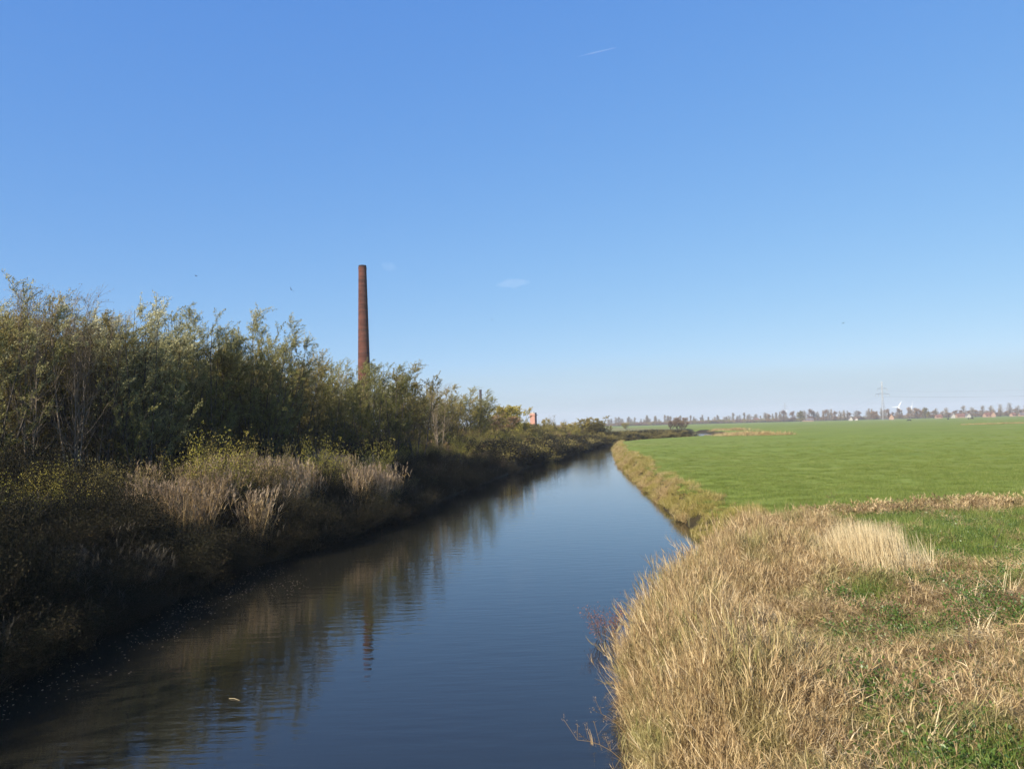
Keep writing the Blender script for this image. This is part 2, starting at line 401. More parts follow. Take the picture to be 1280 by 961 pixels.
def scl(n, a, b, zmul=1):
    s = RNG.uniform(a, b, n); return np.stack([s, s, s * zmul], -1)

def tuft(n, R, l0, l1, lean, bend, w, k=3, t0=0, t1=1):
    r = R * np.sqrt(RNG.uniform(0, 1, n)); a = RNG.uniform(0, 6.28, n)
    base = np.stack([r * np.cos(a), r * np.sin(a), RNG.uniform(-.03, .02, n)], -1)
    V_, F_b, q = blades(base, a + RNG.normal(0, .9, n), np.abs(RNG.normal(0, lean, n)), RNG.uniform(l0, l1, n), np.abs(RNG.normal(0, bend, n)), w * RNG.uniform(.6, 1.4, n), k)
    return V_, F_b, np.repeat(RNG.uniform(t0, t1, n), q), 0
def tangle(n, R, zmax, l0, l1, w, t0=0, t1=1):
    r = R * np.sqrt(RNG.uniform(0, 1, n)); a = RNG.uniform(0, 6.28, n)
    base = np.stack([r * np.cos(a), r * np.sin(a), zmax * RNG.uniform(0, 1, n) ** .7], -1)
    v, f, q = blades(base, RNG.uniform(0, 6.28, n), RNG.normal(1.2, .55, n), RNG.uniform(l0, l1, n), RNG.normal(.2, 1.0, n), w * RNG.uniform(.5, 1.7, n), 4)
    return v, f, np.repeat(RNG.uniform(t0, t1, n), q), 0
def stalks(n, R, l0, l1, lean, w=.006, plume=.0, pm=1, leafy=2, mi=0, pw=.016):
    """upright dead stalks with side leaves and feathery heads"""
    r = R * np.sqrt(RNG.uniform(0, 1, n)); a = RNG.uniform(0, 6.28, n); L_ = RNG.uniform(l0, l1, n)
    base = np.stack([r * np.cos(a), r * np.sin(a), np.full(n, -.03)], -1)
    az = RNG.uniform(0, 6.28, n); ln = np.abs(RNG.normal(0, lean, n)); bd = RNG.uniform(0, .25, n)
    V1, F1, q = blades(base, az, ln, L_, bd, np.full(n, w), 4, .6)
    out = [(V1, F1, np.repeat(RNG.uniform(0, 1, n), q), mi)]
    P = V1.reshape(n, 4, 2, 3).mean(2)
    if leafy:
        j = np.repeat(np.arange(n), leafy); s = RNG.uniform(.25, .9, len(j)); x = s * 3; i0 = np.minimum(x.astype(int), 2)
        pos = P[j, i0] + (P[j, i0 + 1] - P[j, i0]) * (x - i0)[:, None]
        v, f, q = blades(pos, RNG.normal(.2, 1.6, len(j)), RNG.uniform(.3, .9, len(j)), RNG.uniform(.2, .45, len(j)), RNG.uniform(.3, 1.3, len(j)), np.full(len(j), w * 2.4), 3)
        out.append((v, f, np.repeat(RNG.uniform(0, 1, len(j)), q), mi))
    if plume:
        c = 9; j = np.repeat(np.arange(n), c)
        tip = P[j, 3] - (P[j, 3] - P[j, 2]) * RNG.uniform(0, plume / (L_[j] / 3), len(j))[:, None]
        v, f, q = blades(tip, RNG.normal(.2, .9, len(j)), RNG.uniform(.1, .6, len(j)), RNG.uniform(.08, .18, len(j)), RNG.uniform(.2, .8, len(j)), np.full(len(j), pw), 3, .4)
        out.append((v, f, np.repeat(RNG.uniform(0, 1, len(j)), q), pm))
    return out
def bushy(nstem, R, H, nleaf, ll, lw, droop=.5, leafmi=1, sr=.006, wind=.25, t0=0, t1=1):
    """a bush: arching stems from the ground plus leaves along them. stems index 0, leaves index leafmi"""
    a = RNG.uniform(0, 6.28, nstem); L_ = H * RNG.uniform(.55, 1.15, nstem); k = 6; s = np.linspace(0, 1, k)
    th = (np.abs(RNG.normal(0, .28, nstem)) + .05)[:, None] + (RNG.uniform(.1, droop, nstem))[:, None] * s[None] * 1.6
    dl = (L_ / (k - 1))[:, None]
    h = np.cumsum(np.sin(th) * dl, 1) - np.sin(th[:, :1]) * dl; z = np.cumsum(np.cos(th) * dl, 1) - np.cos(th[:, :1]) * dl
    b = R * .6 * np.sqrt(RNG.uniform(0, 1, nstem)); a2 = a + RNG.normal(0, .5, nstem)
    P = np.stack([b[:, None] * np.cos(a2)[:, None] + h * np.cos(a)[:, None] * R / (H * .6) + wind * z ** 2 / H * .3,
                  b[:, None] * np.sin(a2)[:, None] + h * np.sin(a)[:, None] * R / (H * .6), z], -1)
    Rr = sr * (1 - .75 * s)[None] * RNG.uniform(.7, 1.6, nstem)[:, None]
    v1, f1 = tubes(P, Rr, 3)
    j = RNG.integers(0, nstem, nleaf); x = RNG.beta(2.2, 1.1, nleaf) * (k - 1.001); i0 = x.astype(int)
    pos = P[j, i0] + (P[j, i0 + 1] - P[j, i0]) * (x - i0)[:, None] + RNG.normal(0, .05 + .05 * R, (nleaf, 3))
    d = (P[j, np.minimum(i0 + 1, k - 1)] - P[j, i0]) / dl[j] * .6 + RNG.normal(0, .6, (nleaf, 3)) + np.array([wind, 0, .1])
    v2, f2 = leaves(pos, d, ll * RNG.uniform(.6, 1.3, nleaf), lw * RNG.uniform(.6, 1.3, nleaf))
    st = RNG.uniform(t0, t1, nstem)
    return [(v1, f1, None, 0), (v2, f2, .55 * st[j] + .45 * RNG.uniform(t0, t1, nleaf), leafmi)]

def mk(name, parts, mats):
    me = mesh(name, parts)
    for x in mats: me.materials.append(M[x])
    return me

# ------------------------------------------------------------------ trees
def tree_meshes(name, H, nst, spread_, nbr, ntw, nlf, leaf='willow', bark='bark', ll=.10, lw=.028, low=.18, wind=.35, r0=.055, blen=.26, tw_r=.007, t0=0, t1=1):
    k = 7; s = np.linspace(0, 1, k)
    a = RNG.uniform(0, 6.28, nst) + np.arange(nst) * 6.28 / nst
    L_ = H * RNG.uniform(.80, 1.0, nst); L_[0] = H
    ln = RNG.uniform(.3, 1, nst) * spread_ / H; ln[0] *= .3
    hx = L_[:, None] * ln[:, None] * (s[None] ** .8); wob = RNG.normal(0, .05, (nst, k, 2)).cumsum(1) * (s > 0)[None, :, None]
    P = np.stack([np.cos(a)[:, None] * hx + wob[..., 0] + .12 * np.cos(a)[:, None] + wind * .06 * H * s[None] ** 2,
                  np.sin(a)[:, None] * hx + wob[..., 1] + .12 * np.sin(a)[:, None], L_[:, None] * s[None] - .15], -1)
    Rs = r0 * (1 - .86 * s)[None] * RNG.uniform(.6, 1.2, nst)[:, None]
    tp = [(*tubes(P, Rs, 6), None, 0)]
    # branches
    nb = nst * nbr; j = np.repeat(np.arange(nst), nbr); t = low + (0.99 - low) * RNG.uniform(0, 1, nb) ** .85
    x = t * (k - 1.001); i0 = x.astype(int); b0 = P[j, i0] + (P[j, i0 + 1] - P[j, i0]) * (x - i0)[:, None]
    az = RNG.uniform(0, 6.28, nb); bl = H * blen * (1.25 - t) * RNG.uniform(.6, 1.2, nb) + .25
    k2 = 5; s2 = np.linspace(0, 1, k2); th = RNG.uniform(.6, 1.1, nb)[:, None] - .55 * s2[None]
    h = np.cumsum(np.sin(th), 1) - np.sin(th[:, :1]); z = np.cumsum(np.cos(th), 1) - np.cos(th[:, :1])
    dl = (bl / (k2 - 1))[:, None]
    B = np.stack([b0[:, 0:1] + h * dl * np.cos(az)[:, None] + wind * .3 * bl[:, None] * s2[None] ** 1.5, b0[:, 1:2] + h * dl * np.sin(az)[:, None], b0[:, 2:3] + z * dl], -1)
    br = (.022 * (1.2 - t))[:, None] * (1 - .75 * s2)[None]
    tp.append((*tubes(B, br, 4), None, 0))
    # twigs
    nt_ = nb * ntw; j2 = np.repeat(np.arange(nb), ntw); x = RNG.uniform(.15, 1, nt_) * (k2 - 1.001); i0 = x.astype(int)
    c0 = B[j2, i0] + (B[j2, i0 + 1] - B[j2, i0]) * (x - i0)[:, None]
    bd = B[j2, -1] - B[j2, 0]; bd /= np.linalg.norm(bd, axis=1, keepdims=True)
    td = bd * .55 + RNG.normal(0, .55, (nt_, 3)) + np.array([wind * .7, 0, .45]); td /= np.linalg.norm(td, axis=1, keepdims=True)
    tl = RNG.uniform(.35, .85, nt_) * (H / 9) ** .5
    s3 = np.linspace(0, 1, 4)
    T = c0[:, None] + td[:, None] * (tl[:, None] * s3[None])[..., None] + np.array([wind * .35, 0, -.12])[None, None] * (tl[:, None] * s3[None] ** 2)[..., None]
    tp.append((*tubes(T, tw_r * (1 - .7 * s3)[None] * np.ones((nt_, 1)), 3), None, 0))
    trunk = mesh(name + '_trunk', tp, smooth=True); trunk.materials.append(M[bark])
    crown = None
    if nlf:
        nl = nt_ * nlf; j3 = np.repeat(np.arange(nt_), nlf); x = RNG.uniform(.1, 1, nl) * 2.999; i0 = x.astype(int)
        pos = T[j3, i0] + (T[j3, i0 + 1] - T[j3, i0]) * (x - i0)[:, None] + RNG.normal(0, .035, (nl, 3))
        d = td[j3] * .8 + RNG.normal(0, .5, (nl, 3)) + np.array([wind * .9, 0, 0])
        v, f = leaves(pos, d, ll * RNG.uniform(.6, 1.3, nl), lw * RNG.uniform(.7, 1.3, nl))
        bt = RNG.uniform(t0, t1, nb)
        # silvery leaf tint grows toward the tree top, painting in the sunlit crown tops
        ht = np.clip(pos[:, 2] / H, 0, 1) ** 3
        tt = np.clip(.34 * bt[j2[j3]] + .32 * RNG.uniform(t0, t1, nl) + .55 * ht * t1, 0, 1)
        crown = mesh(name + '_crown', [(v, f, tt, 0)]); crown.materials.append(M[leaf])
    return trunk, crown
VAR = {
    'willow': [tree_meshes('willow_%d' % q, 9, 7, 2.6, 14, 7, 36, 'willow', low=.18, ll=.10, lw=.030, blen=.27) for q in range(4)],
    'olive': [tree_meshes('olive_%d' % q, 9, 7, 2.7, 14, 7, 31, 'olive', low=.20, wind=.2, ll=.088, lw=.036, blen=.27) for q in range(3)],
    'bare': [tree_meshes('birch_%d' % q, 9, 5, 1.3, 18, 7, 4, 'olive', 'palebark', low=.28, wind=.12, r0=.045, blen=.20, ll=.06, lw=.022, tw_r=.006) for q in range(3)],
    'yellow': [tree_meshes('yellow_%d' % q, 6, 9, 3.4, 12, 6, 22, 'yellow', low=.06, wind=.12, ll=.16, lw=.07, blen=.34) for q in range(2)],
    'olivebush': [tree_meshes('olivebush_%d' % q, 6, 9, 3.2, 12, 6, 22, 'olive', low=.06, wind=.12, ll=.15, lw=.065, blen=.34) for q in range(2)],
    'russet': [tree_meshes('russet_0', 6, 8, 3.0, 12, 6, 14, 'russet', low=.08, wind=.12, ll=.16, lw=.07, blen=.34)],
}
def put_tree(kind, v, x, y, H, label, cat='tree', group=None, name=None, rz=None, wide=1.0):
    tr, cr = VAR[kind][v % len(VAR[kind])]
    base = 9 if kind in ('willow', 'olive', 'bare') else 6
    s = H / base; z = float(height(np.array([x]), np.array([y]))[0])
    nm = name or {'willow': 'willow_tree', 'olive': 'leafy_tree', 'bare': 'bare_tree', 'olivebush': 'olive_bush', 'yellow': 'yellow_bush', 'russet': 'russet_bush'}[kind]
    e = empty(nm, (x, y, z - .05), RNG.uniform(-.5, .5) if rz is None else rz, (s * wide, s * wide, s))
    obj('trunk', tr, parent=e)
    if cr: obj('crown', cr, parent=e)
    tag(e, label, cat, group); return e
# front row: (photo x, photo y of the top, metres ahead, kind, variant, label)
front = [
    (-22, 360, 29, 'willow', 0, 'dark leafy willow cut by the left edge of the photo'),
    (14, 430, 31, 'olive', 1, 'low olive tree just right of the willow at the left edge'),
    (42, 366, 30, 'bare', 0, 'tall bare pale-stemmed tree, leftmost of the leafless ones'),
    (6, 378, 32, 'bare', 2, 'bare brown-twigged tree touching the left edge willow'),
    (58, 385, 33.5, 'bare', 0, 'thin leafless tree crossing the tall bare pale-stemmed one'),
    (84, 382, 34, 'bare', 2, 'twiggy tree rising behind the brownish feathery tree'),
    (114, 392, 32.5, 'bare', 0, 'slender bare tree with fine twigs left of the thin olive-brown tree'),
    (138, 405, 33, 'bare', 1, 'slender bare tree with fine twigs right of the thin olive-brown tree'),
    (70, 376, 32, 'olive', 0, 'brownish feathery tree between two bare pale-stemmed trees at far left'),
    (98, 374, 31, 'bare', 1, 'bare pale tree right of the brownish feathery tree'),
    (128, 402, 33, 'olive', 2, 'thin olive-brown tree left of the tallest dark willow'),
    (152, 398, 34, 'bare', 2, 'leafless grey tree standing against the tallest dark willow'),
    (190, 382, 33, 'willow', 1, 'tallest dark green willow with a pointed top, left part of the wood'),
    (180, 396, 34, 'willow', 3, 'broad dark willow backing the tallest pointed one'),
    (322, 418, 42, 'willow', 2, 'bushy willow forming the left shoulder of the spiky one'),
    (214, 440, 35, 'olive', 1, 'lower dark tree filling the notch right of the tallest willow'),
    (238, 402, 37, 'willow', 2, 'slim silvery willow with sky on its left side'),
    (268, 405, 38, 'willow', 3, 'silvery willow with wind-blown top leaning right'),
    (300, 425, 40, 'olive', 0, 'rounded olive tree between the wind-blown willow and the tall grey-green one'),
    (328, 404, 41, 'willow', 0, 'grey-green willow with one tall spiky shoot'),
    (366, 432, 44, 'olive', 2, 'brownish leafy tree halfway between the spiky willow and the brick chimney'),
    (398, 450, 47, 'olive', 1, 'low brown-green tree in the dip left of the chimney'),
    (428, 456, 50, 'willow', 1, 'pale green willow just left of the brick chimney'),
    (465, 464, 54, 'willow', 2, 'light willow whose top hides the foot of the brick chimney'),
    (494, 455, 58, 'willow', 3, 'bright willow just right of the brick chimney'),
    (522, 458, 63, 'olive', 0, 'darker tree with reddish tinge right of the bright willow'),
    (548, 480, 72, 'bare', 0, 'thin greyish half-bare tree on the downward slope of the treeline'),
    (566, 486, 80, 'olive', 2, 'brown-green tree in the middle of the downward slope of the treeline'),
    (590, 490, 95, 'willow', 0, 'small grey willow left of the dark distant chimney'),
    (607, 504, 102, 'olive', 1, 'round tree in front of the dark distant chimney'),
]
def top_h(px, py, dep):
    p_ = at(px, py, dep); z0 = float(height(np.array([p_.x]), np.array([p_.y]))[0]); return p_, p_.z - z0
for px, py, dep, kd, v, lb in front:
    p_, H = top_h(px, py, dep)
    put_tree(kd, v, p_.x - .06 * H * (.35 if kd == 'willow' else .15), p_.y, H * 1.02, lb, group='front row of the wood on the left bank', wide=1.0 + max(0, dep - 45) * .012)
# the rows behind, alike and half hidden
for q, (dx, n, drop) in enumerate([(0, 26, 14), (0, 24, 24), (0, 20, 24)]):
    for i_ in range(n):
        tpar = (i_ + RNG.uniform(.2, .8)) / n; px = -60 + 640 * tpar
        dep = np.interp(px, [-60, 190, 328, 465, 580], [31, 36, 45, 58, 92]) * (1.05 + .07 * q) + RNG.uniform(-1, 1)
        line = np.interp(px, [-60, 60, 190, 270, 330, 400, 465, 520, 580], [385, 390, 405, 420, 425, 450, 462, 464, 490]) + 8 + drop * RNG.uniform(.3, 1.2)
        p_, H = top_h(px, line, dep + 2 * q)
        put_tree(['willow', 'olive', 'olive'][(i_ + q) % 3], i_, p_.x, p_.y, H, 'leafy tree deeper in the left-bank wood, mostly hidden behind the front row', group='trees deeper in the wood', wide=1.05 + max(0, dep - 45) * .012)
# trees standing left of the frame that shade the near bank
for x, y, H in [(-21, 15, 7.5), (-24, 9, 8.5), (-20, 4, 8), (-26, 2, 9), (-19, 19, 5.2), (-17.5, 9, 7), (-17, 13, 6), (-20, -2, 8), (-16, 4, 7), (-22, 12, 7.5), (-15.5, 0, 7), (-18, 16.5, 6)]:
    put_tree('olive', int(x) % 3, x, y, H, 'tree on the near left bank, beyond the left edge of the view', group='trees left of the view')

# bushes of the far part of the left bank: (px, top py, depth, kind, label)
for px, py, dep, kd, v, lb in [
    (627, 508, 118, 'yellow', 0, 'yellow-green bush with sunlit top below the distant dark chimney'),
    (640, 512, 126, 'yellow', 1, 'bright yellow-green bush left of the brick stack'),
    (618, 520, 108, 'russet', 0, 'pinkish brown bush below the distant dark chimney'),
    (655, 528, 128, 'yellow', 0, 'golden bush at the foot of the brick stack'),
    (686, 525, 150, 'olivebush', 0, 'dark bush just right of the brick stack'),
    (690, 519, 170, 'bare', 1, 'tiny bare tree right of the dark bush by the brick stack'),
    (706, 524, 172, 'bare', 2, 'small leafless grey tree above the canal bend'),
    (716, 529, 165, 'yellow', 1, 'green-yellow bush above the canal bend'),
    (730, 523, 172, 'olivebush', 1, 'rounded pale bush, left one of two where the canal bends'),
    (744, 524, 176, 'olivebush', 2, 'rounded dark bush, right one of two where the canal bends'),
    (700, 533, 160, 'olivebush', 1, 'low dark bush between the brick stack and the canal bend'),
    (754, 530, 180, 'olivebush', 0, 'low bush ending the treeline at the canal bend'),
    (782, 529, 420, 'yellow', 0, 'small round green bush in the far field beyond the dark hedge'),
    (838, 526, 330, 'russet', 0, 'reddish brown tree standing over the far end of the dark hedge'),
    (846, 522, 335, 'russet', 0, 'tallest reddish tree over the far end of the dark hedge'),
    (852, 527, 332, 'russet', 0, 'lower russet tree on the right of the reddish group'),
]:
    p_, H = top_h(px, py, dep); put_tree(kd, v, p_.x, p_.y, H, lb, 'bush' if H < 6.5 else 'tree', group='bushes by the canal bend', wide=(1.15 if 630 < px < 660 or px == 686 else 1.8) if kd in ('yellow', 'olivebush', 'russet') else 1.3)

# shrubs in front of the wood
SH = {'olive_shrub': [mk('shrub_a%d' % q, bushy(70, 1.0, 2.6, 5200, .065, .026, .35), ['bark', 'yellow' if q == 0 else 'olive']) for q in range(3)]}
for px, py, dep, v, s_, lb in [
    (225, 560, 29, 1, .9, 'olive shrub left of the tall sunlit yellow-green shrub'),
    (262, 538, 30, 0, 1.15, 'tall sunlit yellow-green shrub under the slim silvery willow'),
    (288, 545, 31, 2, 1.0, 'narrow upright shrub right of the tall yellow-green shrub'),
    (330, 560, 32, 1, .9, 'brown-green shrub behind the pale reeds'),
    (395, 545, 37, 0, 1.0, 'yellow leafy shrub behind the right half of the pale reeds'),
    (420, 565, 38, 2, .8, 'low olive shrub right of the yellow leafy shrub'),
    (468, 548, 42, 0, .9, 'small bright shrub catching the sun below the chimney'),
    (150, 580, 28, 2, .9, 'dim shrub at the foot of the leafless grey tree'),
    (60, 575, 27, 0, .8, 'sunlit low shrub between the pale trunks at far left'),
    (105, 580, 27.5, 1, .8, 'dull low shrub right of the pale trunks at far left'),
]:
    p_ = at(px, py, dep); z = float(height(np.array([p_.x]), np.array([p_.y]))[0]); s2 = max(.4, (p_.z - z) / 2.6)
    e = empty('shrub', (p_.x, p_.y, z), RNG.uniform(0, 1), (s_, s_, s2))
    me = SH['olive_shrub'][v]
    obj('foliage', me, parent=e)
    tag(e, lb, 'shrub', 'shrubs along the edge of the wood')

# ------------------------------------------------------------------ left bank ground cover
reedv = [mk('reed_%d' % q, stalks(60, .42, 1.5, 2.4, .13, .010, .28, 1, 3), ['reed', 'plume']) for q in range(4)]
x, y, z, d = spread(3600, -20, 0, 22, 48, lambda x, y, d, r: (~r) & (d > .2) & (d < 6.2 - .0 * x) & (y > 24 + 0 * x) & (((y - 34.5) / 10) ** 2 + ((d - 2.4) / 2.9) ** 2 < 1) & (bumps(x, y, 1.3, 1, 44) > -.15) & (RNG.uniform(0, 1, len(x)) < .45))
scatter('reed_bed', np.stack([x, y, z], -1), rots(len(x), .07), scl(len(x), .4, 1.15), src(reedv), 4, 'pale dry reeds with feathery heads along the sunlit stretch of the left bank', 'reeds')
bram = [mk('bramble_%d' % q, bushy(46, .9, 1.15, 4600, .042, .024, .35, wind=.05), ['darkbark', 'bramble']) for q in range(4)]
def lkeep(x, y, d, r):
    return (~r) & (d > -.25) & (d < 11 + y * .03) & (RNG.uniform(0, 1, len(x)) < np.where(d < 5, 1, .6)) & ((x / (y + 8)) > -1.0)
ra = spread(5200, -32, -4, 6, 42, lambda x, y, d, r: lkeep(x, y, d, r)); rb_ = spread(5200, -20, 22, 42, 175, lambda x, y, d, r: lkeep(x, y, d, r) & (RNG.uniform(0, 1, len(x)) < 1.3 * np.exp(-(y - 42) / 90)))
x, y, z, d = [np.concatenate([a_, b_]) for a_, b_ in zip(ra, rb_)]
s = scl(len(x), .55, 1.25); s[:, 2] *= np.interp(d, [0, 1.2, 5, 9], [.8, .95, 1.05, 1.5]) * (1 + .5 * bumps(x, y, 1.4, 1, 71).clip(-1, 1))
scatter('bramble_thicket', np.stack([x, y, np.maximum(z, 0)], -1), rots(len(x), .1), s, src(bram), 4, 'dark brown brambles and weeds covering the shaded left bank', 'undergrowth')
# taller rough growth at the foot of the wood
dkv = [mk('darkbush_%d' % q, bushy(60, .8, 1.7, 2600, .045, .022, .5, wind=.1), ['bark', ['bramble', 'russet', 'olive'][q]]) for q in range(3)]
x, y, z, d = spread(2600, -26, 6, 9, 90, lambda x, y, d, r: (~r) & (d > .7) & (d < 7) & (bumps(x, y, .8, 1, 33) > .1) & (RNG.uniform(0, 1, len(x)) < .8 * np.exp(-y / 90)))
scatter('dark_bushes', np.stack([x, y, z], -1), rots(len(x), .08), scl(len(x), .45, .95), src(dkv), 3, 'dull russet and brown bushy weeds on the shaded slope of the left bank', 'weeds')
tallv = [mk('tall_%d' % q, bushy(50, .8, 2.0, 2400, .06, .03, .4, wind=.15), ['bark', ['olive', 'yellow', 'bramble'][q]]) for q in range(3)]
x, y, z, d = spread(4200, -34, 26, 16, 150, lambda x, y, d, r: (~r) & (d > 4.0) & (d < 17) & ((x / (y + 4)) > -.9) & (RNG.uniform(0, 1, len(x)) < 1.3 * np.exp(-y / 160)))
scatter('tall_undergrowth', np.stack([x, y, z], -1), rots(len(x), .06), scl(len(x), .5, 1.0) * np.interp(y, [50, 90, 150], [1, 1.5, 1.9])[:, None], src(tallv), 3, 'olive and yellowish undergrowth at the foot of the left-bank trees', 'undergrowth')
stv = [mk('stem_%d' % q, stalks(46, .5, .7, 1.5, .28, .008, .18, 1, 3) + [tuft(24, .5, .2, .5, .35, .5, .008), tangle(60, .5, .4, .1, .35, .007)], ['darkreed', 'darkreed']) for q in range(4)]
x, y, z, d = spread(5200, -26, 16, 7, 110, lambda x, y, d, r: (~r) & (d > .2) & (d < 8) & (RNG.uniform(0, 1, len(x)) < .8 * np.exp(-y / 60)))
scatter('dead_weeds', np.stack([x, y, z], -1), rots(len(x), .12), scl(len(x), .6, 1.1), src(stv), 4, 'dead brown weeds and stalks standing on the shaded slope of the left bank', 'weeds')
# dead grass on the left bank edge
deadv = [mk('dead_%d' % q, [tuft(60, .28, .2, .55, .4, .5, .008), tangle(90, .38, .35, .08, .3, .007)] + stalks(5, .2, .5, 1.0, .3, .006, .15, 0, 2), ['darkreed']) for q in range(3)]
x, y, z, d = spread(26000, -22, 25, 8, 175, lambda x, y, d, r: (~r) & (d > -.22) & (d < 6) & (RNG.uniform(0, 1, len(x)) < 1.2 * np.exp(-y / 90)) & (RNG.uniform(0, 1, len(x)) < np.where(d < .9, .8, .06)))
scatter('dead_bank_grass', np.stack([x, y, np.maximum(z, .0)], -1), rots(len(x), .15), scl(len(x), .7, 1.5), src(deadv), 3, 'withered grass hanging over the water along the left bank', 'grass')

# dark hedge of scrub on the outer bank of the bend
hv = [mk('scrub_%d' % q, bushy(60, 1.5, 2.2, 1800, .16, .10, .6, wind=.05, sr=.012), ['bark', ['bramble', 'olive', 'bramble'][q]]) for q in range(3)]
hx = []
for (x0, y0), (x1, y1) in zip(LB[11:18], LB[12:19]):
    n = int(math.hypot(x1 - x0, y1 - y0) / .8)
    nrm = np.array([-(y1 - y0), x1 - x0]); nrm = nrm / np.linalg.norm(nrm)
    for t in np.linspace(0, 1, n):
        for k in range(3):
            o_ = RNG.uniform(.6, 6); hx.append((x0 + (x1 - x0) * t + nrm[0] * o_ + RNG.normal(0, .4), y0 + (y1 - y0) * t + nrm[1] * o_ + RNG.normal(0, .4)))
hx = np.array(hx); z = height(hx[:, 0], hx[:, 1]); s = scl(len(hx), .8, 1.3); s[:, 2] *= np.interp(hx[:, 1], [78, 150, 175, 210], [1.25, 1.0, .62, .55])
hd = height(hx[:, 0], hx[:, 1]); dist_ = sdist(hx[:, 0], hx[:, 1]); nr = (hx[:, 1] < 168)
s[nr, 2] *= .6
for nm_, kk, vv, lb_ in (('bank_scrub', ~nr, hv[:2], 'dark low hedge of scrub on the outer bank beyond the meadow corner'), ('bank_brush', nr, hv, 'brown and olive brush along the far stretch of the left bank')):
    scatter(nm_, np.stack([hx[kk, 0], hx[kk, 1], z[kk] - .1], -1), rots(int(kk.sum()), .08), s[kk], src(vv), len(vv), lb_, 'scrub')
bt = [mk('thicket_%d' % q, bushy(70, 1.9, 3.0, 3600, .15, .085, .5, wind=.1, sr=.012), ['bark', ['yellow', 'olive', 'yellow', 'olive', 'russet'][q]]) for q in range(5)]
x, y, z, d = spread(2600, -12, 26, 66, 190, lambda x, y, d, r: (~r) & (d > 3.0) & (d < 17) & (RNG.uniform(0, 1, len(x)) < .9))
s = scl(len(x), .55, 1.1) * np.interp(y, [66, 110, 150, 172, 190], [.75, 1.0, .95, .8, .45])[:, None] * np.interp(d, [3, 7], [.45, 1])[:, None]
scatter('thicket', np.stack([x, y, z - .1], -1), rots(len(x), .06), s, src(bt), 5, 'golden and olive thicket along the far stretch of the left bank', 'thicket')

# ------------------------------------------------------------------ right bank edge, meadow grass
edgev = [mk('edge_%d' % q, [tuft(120, .36, .2, .55, .5, .9, .010), tangle(130, .42, .18, .12, .35, .011)], ['edge']) for q in range(4)]
x, y, z, d = spread(150000, 5, 70, 27, 200, lambda x, y, d, r: r & (d > -.15) & (d < .9 + .5 * bumps(x, y, .55, 1, 81) + 1.0 * RNG.uniform(0, 1, len(x)) ** 3) & (bumps(x, y, 1.6, 1, 82) > -.9) & (RNG.uniform(0, 1, len(x)) < 1.5 * np.exp(-(y - 27) / 90)))
s = scl(len(x), .7, 1.25) * np.where(x < 22, np.interp(y, [27, 60, 160], [.62, .68, .85]), .42)[:, None] * (1 + .35 * bumps(x, y, 1.1, 1, 83).clip(-1, 1.4))[:, None]
scatter('meadow_edge_grass', np.stack([x, y, np.maximum(z, .02)], -1), rots(len(x), .2), s, src(edgev), 4, 'tan and olive tufts lining the meadow edge above the water', 'grass')
turfv = [mk('turf_%d' % q, [tuft(260, .5, .04, .13, .5, .5, .007, 2)], ['green']) for q in range(4)]
def mead(x, y, d, r): return r & (d > .9) & (x / y < .72) & (RNG.uniform(0, 1, len(x)) < np.exp(-(y - 22) / 24))
x, y, z, d = spread(85000, 6, 100, 24, 150, lambda x, y, d, r: mead(x, y, d, r) & ((y > 28) | (x > 10)))
scatter('meadow_grass', np.stack([x, y, z], -1), rots(len(x), .08), scl(len(x), .8, 1.3), src(turfv), 4, 'short bright green grass of the flat meadow', 'grass')

# golden reeds beyond the far water
gv = [mk('gold_%d' % q, [tuft(110, 1.6, .3, 1.1, .6, .6, .05)], ['dry' if q else 'reed']) for q in range(2)]
pts = []
for a, b, n in [(onz(908, 545.5, 1.0), onz(940, 543.5, 1.0), 40), (onz(878, 538.5, 1), onz(930, 538, 1), 60), (onz(935, 544.5, 1), onz(985, 544.2, 1), 26)]:
    for t in RNG.uniform(0, 1, n): q = a.lerp(b, t); pts.append((q.x + RNG.normal(0, 1), q.y + RNG.normal(0, 4)))
pts = np.array(pts); keep = sdist(pts[:, 0], pts[:, 1]) > .5; pts = pts[keep]
scatter('golden_reeds', np.stack([pts[:, 0], pts[:, 1], height(pts[:, 0], pts[:, 1])], -1), rots(len(pts), .1), scl(len(pts), .7, 1.2), src(gv), 2, 'golden dry reeds beside the distant glimpse of water', 'reeds')
# dry strip across the meadow, far right
x = RNG.uniform(150, 330, 700); y = 262 + (x - 150) * .06 + RNG.normal(0, .8, 700)
scatter('far_ditch_reeds', np.stack([x, y, height(x, y)], -1), rots(len(x), .1), scl(len(x), .35, .6), src(gv), 2, 'thin pale line of dry growth across the far side of the meadow', 'reeds')

